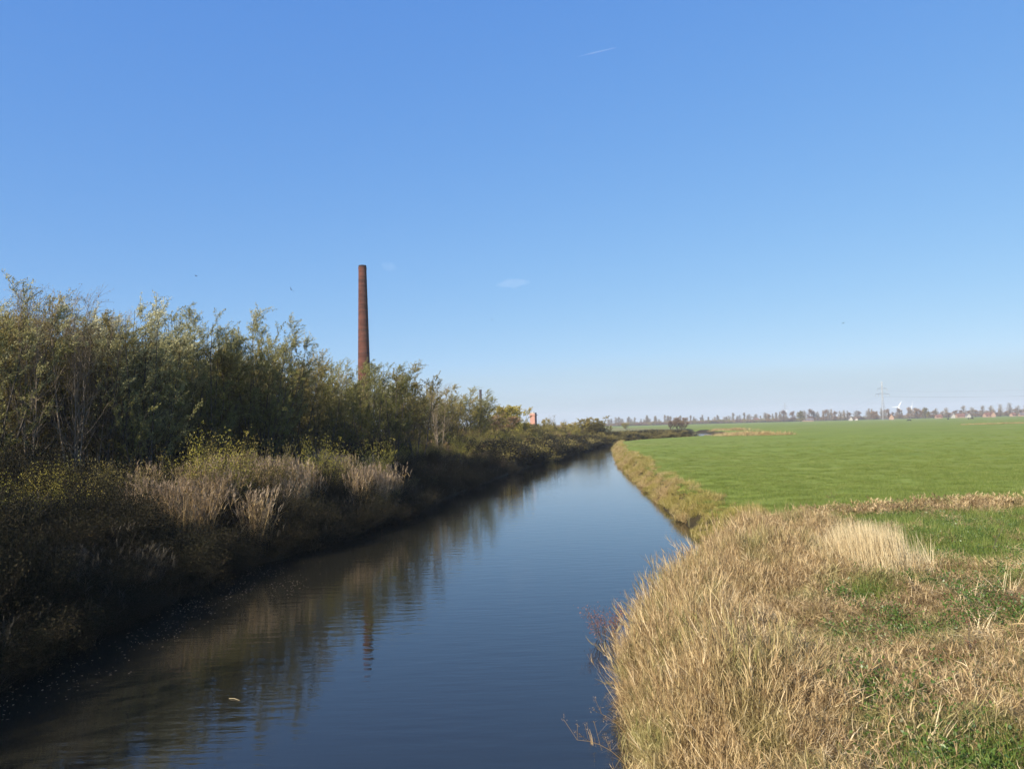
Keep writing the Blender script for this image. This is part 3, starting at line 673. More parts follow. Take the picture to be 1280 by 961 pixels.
# ------------------------------------------------------------------ foreground rough grass on the right
dryv = []
for q in range(8):
    parts = [tuft(60, .34, .2, [.75, .45, .6, .5][q % 4], [.7, 1.0, .6, 1.1][q % 4], [1.4, 1.4, 1.8, 1.2][q % 4], .0036, 4),
             tangle(520, .42, [.46, .24, .36, .28][q % 4], .07, .26, .0048), tangle(40, .4, [.48, .26, .38, .30][q % 4], .15, .4, .009, .5, 1), tangle(60, .4, .15, .1, .3, .007, 0, .25)]
    parts += stalks(9, .35, .4, .85, .6, .0035, .2, 0, 1, pw=.007)
    dryv.append(mk('dry_%d' % q, parts, ['dry']))
PC_ = onz(1095, 728, 1.25); PCX, PCY = PC_.x, PC_.y
WEEDS = [(1100, 868, 900, .32, .35, 'bright green nettle patch left of the arched dead stalk, lower right'),
                            (1082, 738, 260, .2, .28, 'green broad-leaved weed at the foot of the pale grass clump'),
                            (1120, 925, 500, .3, .22, 'dark green low weeds near the bottom edge, below the nettle patch'),
                            (1262, 790, 500, .4, .4, 'green leafy weeds at the right edge below the dead broad leaves'),
                            (1250, 945, 600, .4, .2, 'bright green patch of weeds in the bottom right corner'),
                            (1030, 815, 160, .16, .2, 'small green weed in the middle of the tan grass'),
                            (1155, 745, 260, .25, .25, 'dark green weed right of the pale grass clump')]
WP = [(onz(a_[0], a_[1], 1.3), a_[3] * 1.1) for a_ in WEEDS]
def noweed(x, y):
    k = np.ones(x.shape, bool)
    for q_, r_ in WP: k &= np.hypot(x - q_.x, y - q_.y) > r_
    return k
def lowzone(x, y): return sst(x - (2.3 + (y - 7) * .42), -1.0, 1.8)      # 1 on the mown, greener right-hand side
x, y, z, d = spread(46000, 0, 24, 4.5, 29, lambda x, y, d, r: r & (d > -.12) & (x / (y + 1.5) < .72) & (y < 25 + 1.0 * np.sin(x)) & ~((x > 8.6) & (y > 15.5) & (y < 25) & (RNG.uniform(0, 1, len(x)) < .85)) & (np.hypot(x - PCX, y - PCY + .4) >  .75) & noweed(x, y) &
    (bumps(x, y, 4.5, 1, 21) > -.5 - .6 * (d < 2)) & (RNG.uniform(0, 1, len(x)) < np.where(lowzone(x, y) > .5, .40, .8)))
lz = lowzone(x, y); s = scl(len(x), .7, 1.15); s[:, 2] *= (1.05 - .60 * lz) * (1 + .3 * (d < 1.0)) * (1 + .45 * bumps(x, y, 1.5, 1, 12).clip(-1, 1)) * np.interp(y, [16, 24], [1, .65])
rt_ = rots(len(x), .32); rt_[:, 1] += np.where(d < 1.0, -.15, 0)
scatter('rough_grass', np.stack([x, y, np.maximum(z, .0)], -1), rt_, s, src(dryv), 8, 'tangled tan dry grass on the near right bank', 'grass')
gfv = [mk('green_tuft_%d' % q, [tuft(130, .3, .1, .32, .6, .9, .008)], ['green']) for q in range(4)]
x, y, z, d = spread(16000, 1, 26, 4.5, 27, lambda x, y, d, r: r & (d > .8) & (x / (y + 1.5) < .74) & (RNG.uniform(0, 1, len(x)) < np.where((x > 8.3) & (y > 15), 1.0, .03 + .97 * lowzone(x, y) * (bumps(x, y, 1.3, 1, 9) > -.25))))
scatter('green_grass', np.stack([x, y, z], -1), rots(len(x), .15), scl(len(x), .7, 1.5), src(gfv), 4, 'fresh green grass growing through the dry grass on the near right bank', 'grass')
lv = [mk('leafy_%d' % q, bushy(14, .22, .28, 420, .04, .024, .9, sr=.003, wind=0), ['lush', 'lush']) for q in range(3)]
x, y, z, d = spread(7000, 1, 22, 5, 25, lambda x, y, d, r: r & (d > 1.2) & (x / (y + 1.5) < .74) & (lowzone(x, y) > .25) & (bumps(x, y, 2.6, 1, 61) + RNG.normal(0, .5, len(x)) > .45))
scatter('ground_weeds', np.stack([x, y, z], -1), rots(len(x), .15), scl(len(x), .5, 1.2), src(lv), 3, 'low green nettles and weeds creeping through the grass on the near right bank', 'weeds')
# band of dead growth between the near bank and the meadow
x = RNG.uniform(9.5, 30, 900); y = 25.4 + (x - 9) * .13 + RNG.normal(0, .5, 900) + .35 * np.sin(x * .9)
s = scl(900, .6, 1.0); s[:, 2] *= np.interp(x, [9, 14, 30], [.45, .6, .8]); scatter('ditch_growth', np.stack([x, y, height(x, y)], -1), rots(900, .2), s, src([mk('ditch_%d' % q, [tuft(150, .35, .4, .85, .4, .7, .007)] + stalks(12, .3, .6, 1.2, .3, .006, .12, 0, 1), ['dry']) for q in range(3)]), 3,
    'band of withered tan weeds between the near grass and the meadow', 'weeds')

# ------------------------------------------------------------------ individual foreground plants
def plant(name, px, py, z0, parts, mats, label, cat='plant', rz=0, sc=1, group=None, child=None):
    q = onz(px, py, z0); z = float(height(np.array([q.x]), np.array([q.y]))[0])
    if name == 'leafy_weed':
        o_ = empty(name, (q.x, q.y, max(z, .02))); tag(obj('foliage', mk('foliage', parts, mats), parent=o_), kind='stuff')
    else: o_ = obj(name, mk(name, parts, mats), loc=(q.x, q.y, max(z, .02)))
    tag(o_, label, cat, group); return o_
def leaning(n, R, l0, l1, az, azs, lean, w, bend=.3, **k):
    r = R * np.sqrt(RNG.uniform(0, 1, n)); a = RNG.uniform(0, 6.28, n)
    base = np.stack([r * np.cos(a), r * np.sin(a), np.zeros(n)], -1)
    v, f, q = blades(base, RNG.normal(az, azs, n), np.abs(RNG.normal(lean, .12, n)), RNG.uniform(l0, l1, n), RNG.uniform(0, bend, n), w * RNG.uniform(.7, 1.3, n), 4)
    return v, f, np.repeat(RNG.uniform(0, 1, n), q), 0
plant('pale_grass_clump', 1095, 728, 1.25, [leaning(3000, .62, .65, 1.2, 2.8, .7, .16, .010), leaning(2200, 1.1, .35, 1.0, 2.8, .9, .3, .009)], ['pale'], 'big pale straw-coloured clump of upright grass amid the rough ground', 'grass clump', sc=1)
plant('red_brown_weed', 758, 778, .35, bushy(34, .38, .8, 1100, .03, .018, .7, sr=.004), ['bark', 'brownweed'], 'dark red-brown weed hanging over the water at the edge of the dry grass', 'weed')
def leafy(n, R, H, big=.09):
    return bushy(max(10, n // 30), R, H, n, big, big * .6, .9, sr=.005, wind=0)
for px, py, n, R, H, lb in WEEDS:
    plant('leafy_weed', px, py, 1.3, leafy(int(n * 3), R * 1.4, H * 1.5, .05), ['lush', 'lush'], lb, 'weed', group='green weeds in the near grass')
def deadstem(H, n=7, curve=.3, az=0, w=.005):
    k = 8; s = np.linspace(0, 1, k); th = .1 + curve * s * 1.5
    h = np.cumsum(np.sin(th)) * H / k; z = np.cumsum(np.cos(th)) * H / k
    P = np.stack([h * math.cos(az), h * math.sin(az), z - z[0]], -1)[None]
    parts = [(*tubes(P, (w * (1 - .5 * s))[None], 5), .4, 0)]
    idx = RNG.integers(3, k, n); b0 = P[0, idx]; d = RNG.normal(0, .6, (n, 3)) + np.array([math.cos(az) * .5, math.sin(az) * .5, .8]); d /= np.linalg.norm(d, axis=1, keepdims=True)
    ln = RNG.uniform(.08, .25, n) * H; Q = b0[:, None] + d[:, None] * (ln[:, None] * np.linspace(0, 1, 3)[None])[..., None]
    parts.append((*tubes(Q, np.full((n, 3), w * .45), 3), .3, 0))
    m = n * 14; j = RNG.integers(0, n, m); pos = Q[j, 2] + RNG.normal(0, .02, (m, 3)); v, f = leaves(pos, RNG.normal(0, 1, (m, 3)), RNG.uniform(.012, .03, m), RNG.uniform(.005, .012, m))
    parts.append((v, f, RNG.uniform(0, 1, m), 1)); return parts
for px, py, H, cv, az, lb in [(795, 905, 1.15, .9, 3.1, 'longest dead stalk arching left over the water near the bottom edge'),
                              (800, 880, .95, .7, 2.8, 'dead stalk with pale seedhead reaching left over the water, upper of the lower pair'),
                              (800, 945, .9, 1.1, 3.5, 'dead stalk bent low over the water at the bottom edge'),
                              (850, 705, .9, .2, 2.4, 'thin dead stem sticking up over the water at the back of the dry grass')]:
    plant('dead_stalk', px, py, 1.0 if py < 750 else .8, deadstem(H, 9, cv, az), ['reed', 'plume'], lb, 'stalk', group='dead stalks over the water')
for px, py, H, cv, az, lb in [(1215, 830, .6, .2, 1.2, 'dark forked dead stem in the lower right grass'),
                              (1238, 700, .9, .5, .4, 'tall dark weed leaning right on the green patch'),
                              (1040, 790, .5, 1.0, 2.2, 'dark bent stem lying in the tan grass'),
                              (1052, 640, .8, .3, 2.6, 'dark curled weed standing against the meadow')]:
    plant('withered_weed', px, py, 1.3, deadstem(H, 9, cv, az, .007), ['bark', 'brownweed'], lb, 'stem', group='dark dead stems in the near grass')
for px, py, l1, lb in [(1205, 775, .75, 'upright tuft of wide dry leaves left of the bent pale leaves'), (1262, 765, .7, 'bent pale broad dry leaves by the right edge'), (1232, 800, .6, 'short tuft of dry broad leaves near the right edge'),
                       (985, 905, .4, 'pale broken dry leaves over the dark hollow in the grass'), (1150, 925, .7, 'arched pale dead stalk across the lower right grass')]:
    plant('dry_leaf_tuft', px, py, 1.3, [leaning(16, .14, l1 * .5, l1, .3, 1.2, .35, .018, 1.2), leaning(14, .2, l1 * .3, l1 * .8, 2, 2, .7, .010, 1.5)], ['pale'], lb, 'dry leaves', group='broad dry leaves in the near grass')

# ------------------------------------------------------------------ brick chimney
def brickmat(name, c1, c2, bw=.24, bh=.072, soot=None):
    m_, n_, out = newmat(name)
    tc = n_.nodes.new('ShaderNodeTexCoord'); sp = n_.nodes.new('ShaderNodeSeparateXYZ'); n_.links.new(tc.outputs['Object'], sp.inputs[0])
    ang = mth(n_, 'MULTIPLY', mth(n_, 'ARCTAN2', sp.outputs[1], sp.outputs[0]), 1.2)
    cb = n_.nodes.new('ShaderNodeCombineXYZ'); n_.links.new(ang, cb.inputs[0]); n_.links.new(sp.outputs[2], cb.inputs[1])
    br = n_.nodes.new('ShaderNodeTexBrick'); br.inputs['Scale'].default_value = 1; br.inputs['Brick Width'].default_value = bw; br.inputs['Row Height'].default_value = bh
    br.inputs['Mortar Size'].default_value = .01; br.inputs['Color1'].default_value = (*c1, 1); br.inputs['Color2'].default_value = (*c2, 1); br.inputs['Mortar'].default_value = (.10, .07, .055, 1)
    n_.links.new(cb.outputs[0], br.inputs['Vector'])
    zz = noise(n_, 1.0, 5, vec=tc.outputs['Object'], stretch=(.5, .5, 2.6)); c = mixc(n_, mth(n_, 'MULTIPLY', contrast(n_, zz, .42, .60), .8), br.outputs[0], (.055, .024, .018))
    z2 = noise(n_, .35, 4, vec=tc.outputs['Object'], stretch=(.6, .6, .8)); c = mixc(n_, mth(n_, 'MULTIPLY', contrast(n_, z2, .45, .62), .55), c, (.15, .060, .040))
    p = n_.nodes.new('ShaderNodeBsdfPrincipled'); n_.links.new(c, p.inputs[0]); p.inputs['Roughness'].default_value = .9; p.inputs['Specular IOR Level'].default_value = .1
    b = n_.nodes.new('ShaderNodeBump'); b.inputs['Strength'].default_value = .6; b.inputs['Distance'].default_value = .02; n_.links.new(br.outputs['Fac'], b.inputs['Height']); b.invert = True
    n_.links.new(b.outputs[0], p.inputs['Normal']); n_.links.new(p.outputs[0], out.inputs[0]); return m_
M['brick'] = brickmat('chimney_brick', (.155, .046, .028), (.09, .029, .019))
M['brickred'] = brickmat('stack_brick', (.38, .15, .10), (.30, .11, .08))
M['soot'] = plain('sooty_brick', (.06, .04, .035), .9, .1, (.025, .02, .02), 2)
M['iron'] = plain('rusty_iron_band', (.07, .035, .025), .8, .2, (.06, .035, .03), 3)
M['stone'] = plain('weathered_stone', (.42, .38, .33), .9, .1, (.25, .22, .2), 2)
DC = 126.
tp_ = at(453, 332, DC); bs = at(456, 460, DC)
ch = empty('brick_chimney', (tp_.x, DC, 1.3)); tag(ch, 'tall tapered round brick factory chimney rising above the trees', 'chimney')
HT = tp_.z - 1.3; rt0 = 10.2 / FPX * DC / 2 * 1.0; rz_ = lambda z: 1.42 - (1.42 - rt0 * .94) * (z / HT)
rz_ = lambda z: rt0 * .96 + (1 - z / HT) * (15.2 / 2 / FPX * DC - rt0 * .96) / ((332 - 460) / (332 - 548.))
prof = [(rz_(z), z) for z in np.linspace(0, HT - 1.1, 40)]
obj('shaft', mesh('shaft', [(*lathe(prof, 40), None, 0)], True), M['brick'], ch)
r1 = rt0
obj('crown', mesh('chimney_crown', [(*lathe([(rz_(HT - 1.1), HT - 1.1), (r1 * .99, HT - .95), (r1 * 1.03, HT - .5), (r1 * 1.03, HT - .3)], 40), None, 0)], True), M['brick'], ch)
obj('rim', mesh('rim', [(*lathe([(r1 * 1.03, HT - .3), (r1 * .97, HT - .28), (r1 * .95, HT), (r1 * .7, HT), (r1 * .68, HT - 3)], 40), None, 0)]), M['soot'], ch)
for z in (5, 8.5, 11.2, 13.4, 15.6, 17.5, 19.3, 21, 22.8, 24.4, 26, 27.5):
    if z < HT - 1.2:
        r = rz_(z); obj('iron_band', mesh('iron_band', [(*lathe([(r - .01, z - .06), (r + .022, z - .05), (r + .022, z + .05), (r - .01, z + .06)], 40), None, 0)]), M['iron'], ch)
# second, far chimney
p2 = at(600.5, 487, 420); e = empty('distant_chimney', (p2.x, 420, 1.2)); tag(e, 'dark thin distant chimney poking above the treeline', 'chimney')
h2 = p2.z - 1.2
obj('shaft', mesh('shaft2', [(*lathe([(1.0, 0), (.62, h2)], 20), None, 0)], True), M['soot'], e)
obj('rim', mesh('rim2', [(*lathe([(.62, h2 - .8), (.75, h2 - .7), (.75, h2), (.45, h2), (.45, h2 - 1.5)], 20), None, 0)]), M['soot'], e)
# brick kiln stack (square) right of the bushes
p3 = at(666.5, 515.5, 150); e = empty('brick_stack', (p3.x, 150, 1.3), rad(-24)); tag(e, 'square red brick stack with pale capping on a dark ruined base', 'ruin')
h3 = p3.z - 1.3
m_, n_, out = newmat('stack_brick_square')
tc = n_.nodes.new('ShaderNodeTexCoord'); sp = n_.nodes.new('ShaderNodeSeparateXYZ'); n_.links.new(tc.outputs['Object'], sp.inputs[0]); cb = n_.nodes.new('ShaderNodeCombineXYZ')
n_.links.new(mth(n_, 'ADD', sp.outputs[0], sp.outputs[1]), cb.inputs[0]); n_.links.new(sp.outputs[2], cb.inputs[1])
br = n_.nodes.new('ShaderNodeTexBrick'); br.inputs['Scale'].default_value = 1; br.inputs['Brick Width'].default_value = .22; br.inputs['Row Height'].default_value = .07; br.inputs['Mortar Size'].default_value = .01
br.inputs['Color1'].default_value = (.42, .16, .10, 1); br.inputs['Color2'].default_value = (.33, .12, .08, 1); br.inputs['Mortar'].default_value = (.35, .3, .26, 1); n_.links.new(cb.outputs[0], br.inputs['Vector'])
p = n_.nodes.new('ShaderNodeBsdfPrincipled'); p.inputs['Roughness'].default_value = .9; n_.links.new(br.outputs[0], p.inputs[0]); n_.links.new(p.outputs[0], out.inputs[0]); M['brick3'] = m_
obj('shaft', mesh('stack_shaft', [(*box(-.5, .5, -.5, .5, h3 - 2.2, h3 - .25), None, 0), (*box(-.62, .62, -.62, .62, h3 - .55, h3 - .4), None, 0)]), M['brick3'], e)
obj('capping', mesh('stack_cap', [(*box(-.48, .5, -.45, .48, h3 - .249, h3 - .05), None, 0), (*box(-.3, .15, -.3, .3, h3 - .049, h3 + .08), None, 0)]), M['stone'], e)
obj('base', mesh('stack_base', [(*box(-.9, .8, -.8, .8, -.2, h3 - 2.201), None, 0), (*box(-2.6, -.901, -.9, .7, -.2, h3 - 3.4), None, 0)]), M['soot'], e)

# ------------------------------------------------------------------ post by the far water, floating bits
pq = onz(684.5, 573, 0)
o = obj('mooring_post', mesh('mooring_post', [(*lathe([(.0, 1.15), (.07, 1.12), (.085, 1.0), (.09, -.6)], 10), None, 0)], True), plain('bleached_wood', (.55, .50, .42), .8, .2, (.35, .3, .24), 6), loc=(pq.x + .5, pq.y - .8, 0)); tag(o, 'pale wooden post standing in the water by the far left bank', 'post')
q = onz(293, 874, 0.0); o = obj('floating_stick', mesh('floating_stick', [(*tubes(np.array([[(-.11, .05, .008), (0, .01, .014), (.11, -.06, .006)]]), np.array([[.003, .004, .002]]), 5), None, 0)], True), M['pale'], loc=q); tag(o, 'small white stick floating alone on the near water', 'stick')
# leaves and scum floating near the shaded bank
n = 800; t = RNG.uniform(0, 1, n); kc = RNG.integers(0, 16, n); cxx = -9.0 + 2.6 * RNG.beta(1.2, 2.2, 16); cyy = RNG.uniform(13.5, 27, 16); fx = cxx[kc] + RNG.normal(0, .28, n); fy = cyy[kc] + RNG.normal(0, .7, n)
v, f = leaves(np.stack([fx, fy, np.full(n, .006)], -1), np.stack([RNG.normal(0, 1, n), RNG.normal(0, 1, n), np.zeros(n)], -1), RNG.uniform(.02, .08, n), RNG.uniform(.015, .04, n))
v[:, 2] = .006 + RNG.uniform(0, .004, len(v)); o = obj('floating_leaves', mesh('floating_leaves', [(v, f, RNG.uniform(0, .7, n), 0)]), M['plume']); tag(o, 'dead leaves and bits drifting on the dark water by the near left bank', 'leaves', kind='stuff')

# ------------------------------------------------------------------ far land
def far_tree_mesh(kind, seed):
    r = np.random.default_rng(seed); H = 10
    n = 26 if kind != 'round' else 34
    P = []
    for q in range(n):
        t = r.uniform(.2, 1); a = r.uniform(0, 6.28); w_ = {'poplar': .9, 'bare': 2.4, 'round': 3.4}[kind] * math.sin(math.pi * min(1, t * .85 + .1)) ** .7 * r.uniform(.3, 1)
        b_ = np.array([0, 0, H * (t * .6)]); e_ = np.array([w_ * math.cos(a), w_ * math.sin(a), H * t]); P.append([b_, (b_ + e_) / 2 + r.normal(0, .2, 3), e_])
    P = np.array(P); tr = [(*tubes(np.array([[(0, 0, -.3), (.1, 0, H * .4), (0, .1, H * .95)]]), np.array([[.22, .16, .04]]), 6), None, 0), (*tubes(P, np.tile([.09, .06, .02], (n, 1)), 3), None, 0)]
    k = {'poplar': 900, 'bare': 700, 'round': 1500}[kind]; j = r.integers(0, n, k); s = r.uniform(.3, 1.05, k)[:, None]
    pos = P[j, 1] + (P[j, 2] - P[j, 1]) * s + r.normal(0, .45, (k, 3)) * (.5 if kind == 'poplar' else 1)
    global RNG
    d = r.normal(0, .6, (k, 3)) + np.array([0, 0, .8])
    v, f = leaves(pos, d, r.uniform(.4, 1.0, k) * (1.3 if kind != 'round' else .8), r.uniform(.08, .2, k) * (1 if kind != 'round' else 2.4))
    t1 = mesh('far_trunk', tr); t1.materials.append(M['bark'])
    c1 = mesh('far_crown', [(v, f, r.uniform(0, 1, k), 0)]); return t1, c1
M['fartwig'] = leafmat('bare_far_twigs', [(0, (.12, .09, .055)), (.6, (.22, .165, .10)), (1, (.32, .25, .15))], .1)
FT = {k_: [far_tree_mesh(k_, 50 + q) for q in range(3)] for k_ in ('poplar', 'bare', 'round')}
for k_, mt in (('poplar', 'fartwig'), ('bare', 'fartwig'), ('round', 'russet')):
    for a, b in FT[k_]: b.materials.append(M[mt])
ftg = [far_tree_mesh('round', 90 + q) for q in range(2)]
for a, b in ftg: b.materials.append(M['olive'])
FT['green'] = ftg
def put_far(kind, v, px, py, dep, label, group=None, wide=1.0):
    p_ = at(px, py, dep); H = p_.z - 1.1; e = empty('distant_tree', (p_.x, dep, 1.1), RNG.uniform(0, 6), (H / 10 * wide, H / 10 * wide, H / 10))
    a, b = FT[kind][v % len(FT[kind])]; obj('trunk', a, parent=e); obj('crown', b, parent=e); tag(e, label, 'tree', group); return e
def hory(px): return 533 - (px - 640) * math.tan(roll)
for q in range(60):     # thin row of poplars far off, left of centre
    px = 758 + q * 3.7 + RNG.uniform(-3.2, 3.2)
    put_far('poplar' if q % 3 else 'bare', q, px, hory(px) - RNG.uniform(4.5, 9.2), 1250, 'small bare tree in the thin even row on the horizon beyond the canal', 'thin even row of far trees', 1.6)
lab2 = 'greyish bare tree among the mixed trees and roofs on the right horizon'
for q in range(44):
    px = 962 + (q // 2) * 9.0 + RNG.uniform(-7, 7)
    put_far(['bare', 'round', 'poplar'][q % 3], q, px, hory(px) - RNG.uniform(5, 11.5), 1040 + RNG.uniform(0, 80), 'distant tree in the clumped row left of the big round brown tree', 'clumped far trees', 1.3)
for px, tp, k_, lb in [(1000, 514, 'green', 'slightly taller dark tree right of the small white turbine'), (1050, 513, 'bare', 'taller tree left of the far white house'), (1092, 513, 'round', 'broad brown tree left of the pylon'),
                       (1108, 512, 'round', 'brown tree hiding the foot of the pylon'), (1146, 509, 'round', 'big round brown tree, left half of the pair right of the turbines'), (1156, 510, 'green', 'grey-green round tree, right half of the pair right of the turbines'),
                       (1170, 509.5, 'bare', 'first round-topped bare tree right of the big brown pair'), (1182, 508.5, 'bare', 'wider second bare tree right of the big brown pair'),
                       (1204, 507.5, 'bare', 'bare tree standing behind the white gable'), (1215, 508, 'bare', 'bare tree just right of the white gable'), (1228, 507.5, 'bare', 'slim grey bare tree left of the red-roofed farm'),
                       (1239, 506, 'bare', 'bare tree rising behind the red-roofed farm'), (1250, 506, 'bare', 'bare tree right of the red-roofed farm'), (1262, 504.5, 'bare', 'tallest bare tree near the right edge of the horizon'),
                       (1272, 506, 'bare', 'second last bare tree on the horizon at the right edge'), (1281, 505.5, 'bare', 'last bare tree cut by the right edge')]:
    put_far(k_, int(px), px, tp, 900, lb, 'taller trees on the right horizon', 1.5 if k_ != 'bare' else 1.25)
for q in range(16):
    px = 1160 + q * 8.2 + RNG.uniform(-2, 2); put_far('round', q, px, hory(px) - RNG.uniform(3.5, 5.5), 960, 'low bush between the farm buildings on the right horizon', 'low bushes on the right horizon', 2.0)
# low hedges of the horizon
x = RNG.uniform(150, 900, 900); y = 1150 + RNG.uniform(-30, 30, 900)
hb = mk('hedge_src', bushy(40, 3, 3.5, 700, .7, .4, .8, sr=.03), ['bark', 'russet']); hb2 = mk('hedge_src2', bushy(40, 3, 3.5, 700, .7, .4, .8, sr=.03), ['bark', 'olive'])
scatter('far_hedge', np.stack([x, y, np.full(900, 1.0)], -1), rots(900, .02), scl(900, .8, 1.6), src([hb, hb2]), 2, 'low dark hedge and bushes along the horizon', 'hedge')
x = RNG.uniform(-60, 330, 420); y = 1300 + RNG.uniform(-30, 30, 420)
scatter('far_wood', np.stack([x, y, np.full(420, 1.0)], -1), rots(420, .02), scl(420, .7, 1.2), src([hb, hb2]), 2, 'very low bluish strip of woods on the horizon above the canal bend', 'woods')

M['wallw'] = plain('white_render', (.42, .40, .36), .8); M['walltan'] = plain('tan_brick_wall', (.36, .24, .17), .85); M['roof'] = plain('red_tile_roof', (.20, .10, .07), .8); M['roofg'] = plain('grey_roof', (.16, .14, .14), .8)
M['glass'] = plain('dark_window_glass', (.03, .035, .045), .15, .6)
def house(px, dep, W, D, hw, hr, wall, roof, label, rz=0, cat='house'):
    W, D, hw, hr = W * .6, D * .6, hw * .66, hr * .66
    p_ = at(px, hory(px), dep); e = empty('farmhouse', (p_.x, dep, 1.1), rz); tag(e, label, cat, 'farm buildings on the horizon')
    v, f = box(-W / 2, W / 2, -D / 2, D / 2, -.3, hw); parts = [(v, f, None, 0)]
    gv_ = np.array([(-W / 2, -D / 2, hw), (-W / 2, D / 2, hw), (-W / 2, 0, hw + hr), (W / 2, -D / 2, hw), (W / 2, D / 2, hw), (W / 2, 0, hw + hr)])
    parts.append((gv_, np.array([(0, 2, 1), (3, 4, 5)]), None, 0)); obj('wall', mesh('walls', parts), M[wall], e)
    ov = .4; rv = np.array([(-W / 2 - ov, -D / 2 - ov, hw - .25), (W / 2 + ov, -D / 2 - ov, hw - .25), (W / 2 + ov, 0, hw + hr + .12), (-W / 2 - ov, 0, hw + hr + .12), (-W / 2 - ov, D / 2 + ov, hw - .25), (W / 2 + ov, D / 2 + ov, hw - .25)])
    rv2 = rv + np.array([0, 0, .22]); RV = np.concatenate([rv, rv2])
    RF = np.array([(0, 1, 2, 3), (3, 2, 5, 4), (6, 9, 8, 7), (9, 10, 11, 8), (0, 6, 7, 1), (4, 5, 11, 10), (0, 3, 9, 6), (3, 4, 10, 9), (1, 7, 8, 2), (2, 8, 11, 5)])
    r_ = obj('roof', mesh('roof', [(RV, RF, None, 0)]), M[roof], e)
    obj('chimney', mesh('house_chimney', [(*box(W * .25, W * .25 + .7, -.35, .35, hw + hr - .6, hw + hr + 1.0), None, 0)]), M['walltan'], r_)
    for wx in np.linspace(-W * .35, W * .35, max(2, int(W / 3.5))):
        obj('window', mesh('window', [(*box(wx - .5, wx + .5, -D / 2 - .03, -D / 2 + .02, 1.0, 2.3), None, 0)]), M['glass'], e)
    return e
house(1063, 880, 7, 6, 3.2, 3.5, 'wallw', 'roofg', 'small white house left of the pylon', rad(80))
house(1070, 885, 5, 5, 2.4, 2, 'wallw', 'roof', 'low pale shed beside the small white house', rad(80))
house(1114, 860, 11, 8, 3.5, 5, 'walltan', 'roof', 'tall brown-roofed house right of the pylon', rad(70))
house(1173, 850, 10, 8, 2.8, 3, 'walltan', 'roof', 'low tan-walled barn right of the big brown trees')
house(1191, 850, 5, 6, 4, 3.5, 'wallw', 'roofg', 'narrow white gabled house between the bare trees', rad(85))
house(1200, 870, 16, 9, 2.8, 4, 'walltan', 'roof', 'long red-roofed barn right of the narrow white house', rad(5))
house(1210, 850, 6, 7, 3.6, 3.5, 'wallw', 'roofg', 'white gable end in the middle of the right horizon', rad(88))
house(1234, 850, 12, 9, 3, 4, 'walltan', 'roof', 'orange-walled farm with red roof', rad(10))
house(1241, 845, 7, 7, 4, 4.5, 'walltan', 'roof', 'taller gabled part beside the orange-walled farm', rad(75))
house(1266, 850, 8, 7, 3, 3, 'walltan', 'roof', 'tan farmhouse near the right edge', rad(15))
house(1277, 850, 9, 7, 2.6, 3, 'walltan', 'roofg', 'last low farm building at the right edge', rad(0))
house(945, 1150, 14, 10, 4, 5, 'wallw', 'roof', 'pale-fronted distant house in the middle of the horizon row', rad(20))
house(949.5, 1150, 10, 8, 3.4, 4, 'wallw', 'roof', 'second pale-fronted house touching the middle one', rad(70))
house(1010, 1000, 20, 10, 2.6, 3, 'walltan', 'roofg', 'long low tan barn right of the dark tall tree', rad(0))

# wind turbines
M['white'] = plain('turbine_white', (.85, .85, .85), .4, .4, (.8, .8, .8))
def turbine(px, py, dep, R, a0, label, yaw=0):
    p_ = at(px, py, dep); h = p_.z - 1; e = empty('wind_turbine', (p_.x, dep, 1), yaw); tag(e, label, 'wind turbine', 'wind turbines on the horizon')
    obj('tower', mesh('tower', [(*lathe([(R * .075, 0), (R * .04, h)], 16), None, 0)], True), M['white'], e)
    obj('nacelle', mesh('nacelle', [(*box(-R * .05, R * .05, -R * .10, R * .16, h - R * .05, h + R * .06), None, 0)]), M['white'], e)
    v, f = lathe([(0.001, R * .1), (R * .04, R * .07), (R * .06, 0)], 12); v = v[:, [0, 2, 1]] * np.array([1, -1, 1]) + np.array([0, -R * .10, h]); hb_ = obj('hub', mesh('hub', [(v, f, None, 0)], True), M['white'], e)
    for k in range(3):
        a = a0 + k * 2 * math.pi / 3; s = np.linspace(0.03, 1, 6); wd = np.array([.05, .11, .095, .075, .055, .03]) * R
        u = np.array([math.cos(a), 0, math.sin(a)]); t = np.array([-math.sin(a), .25, math.cos(a)])
        P = u[None] * (s * R)[:, None] + np.array([0, -R * .13, h]); th = np.array([0, -.012 * R, 0])
        VV = np.concatenate([P - t * (wd / 2)[:, None], P + t * (wd / 2)[:, None], P + th]); n6 = np.arange(5)
        FF = np.concatenate([np.stack([n6, n6 + 1, n6 + 7, n6 + 6], -1), np.stack([n6, n6 + 12, n6 + 13, n6 + 1], -1), np.stack([n6 + 6, n6 + 7, n6 + 13, n6 + 12], -1)])
        obj('blade', mesh('blade', [(VV, FF, None, 0)]), M['white'], e)
turbine(1123, 508.5, 1900, 15.5, rad(62), 'white wind turbine with blades spread, left of the close pair', rad(-20))
turbine(1139.5, 508, 2000, 14, rad(85), 'fainter white wind turbine, right of the close pair', rad(40))
turbine(981.5, 514.5, 2300, 12, rad(35), 'tiny white turbine far to the left of the pylon', rad(10))

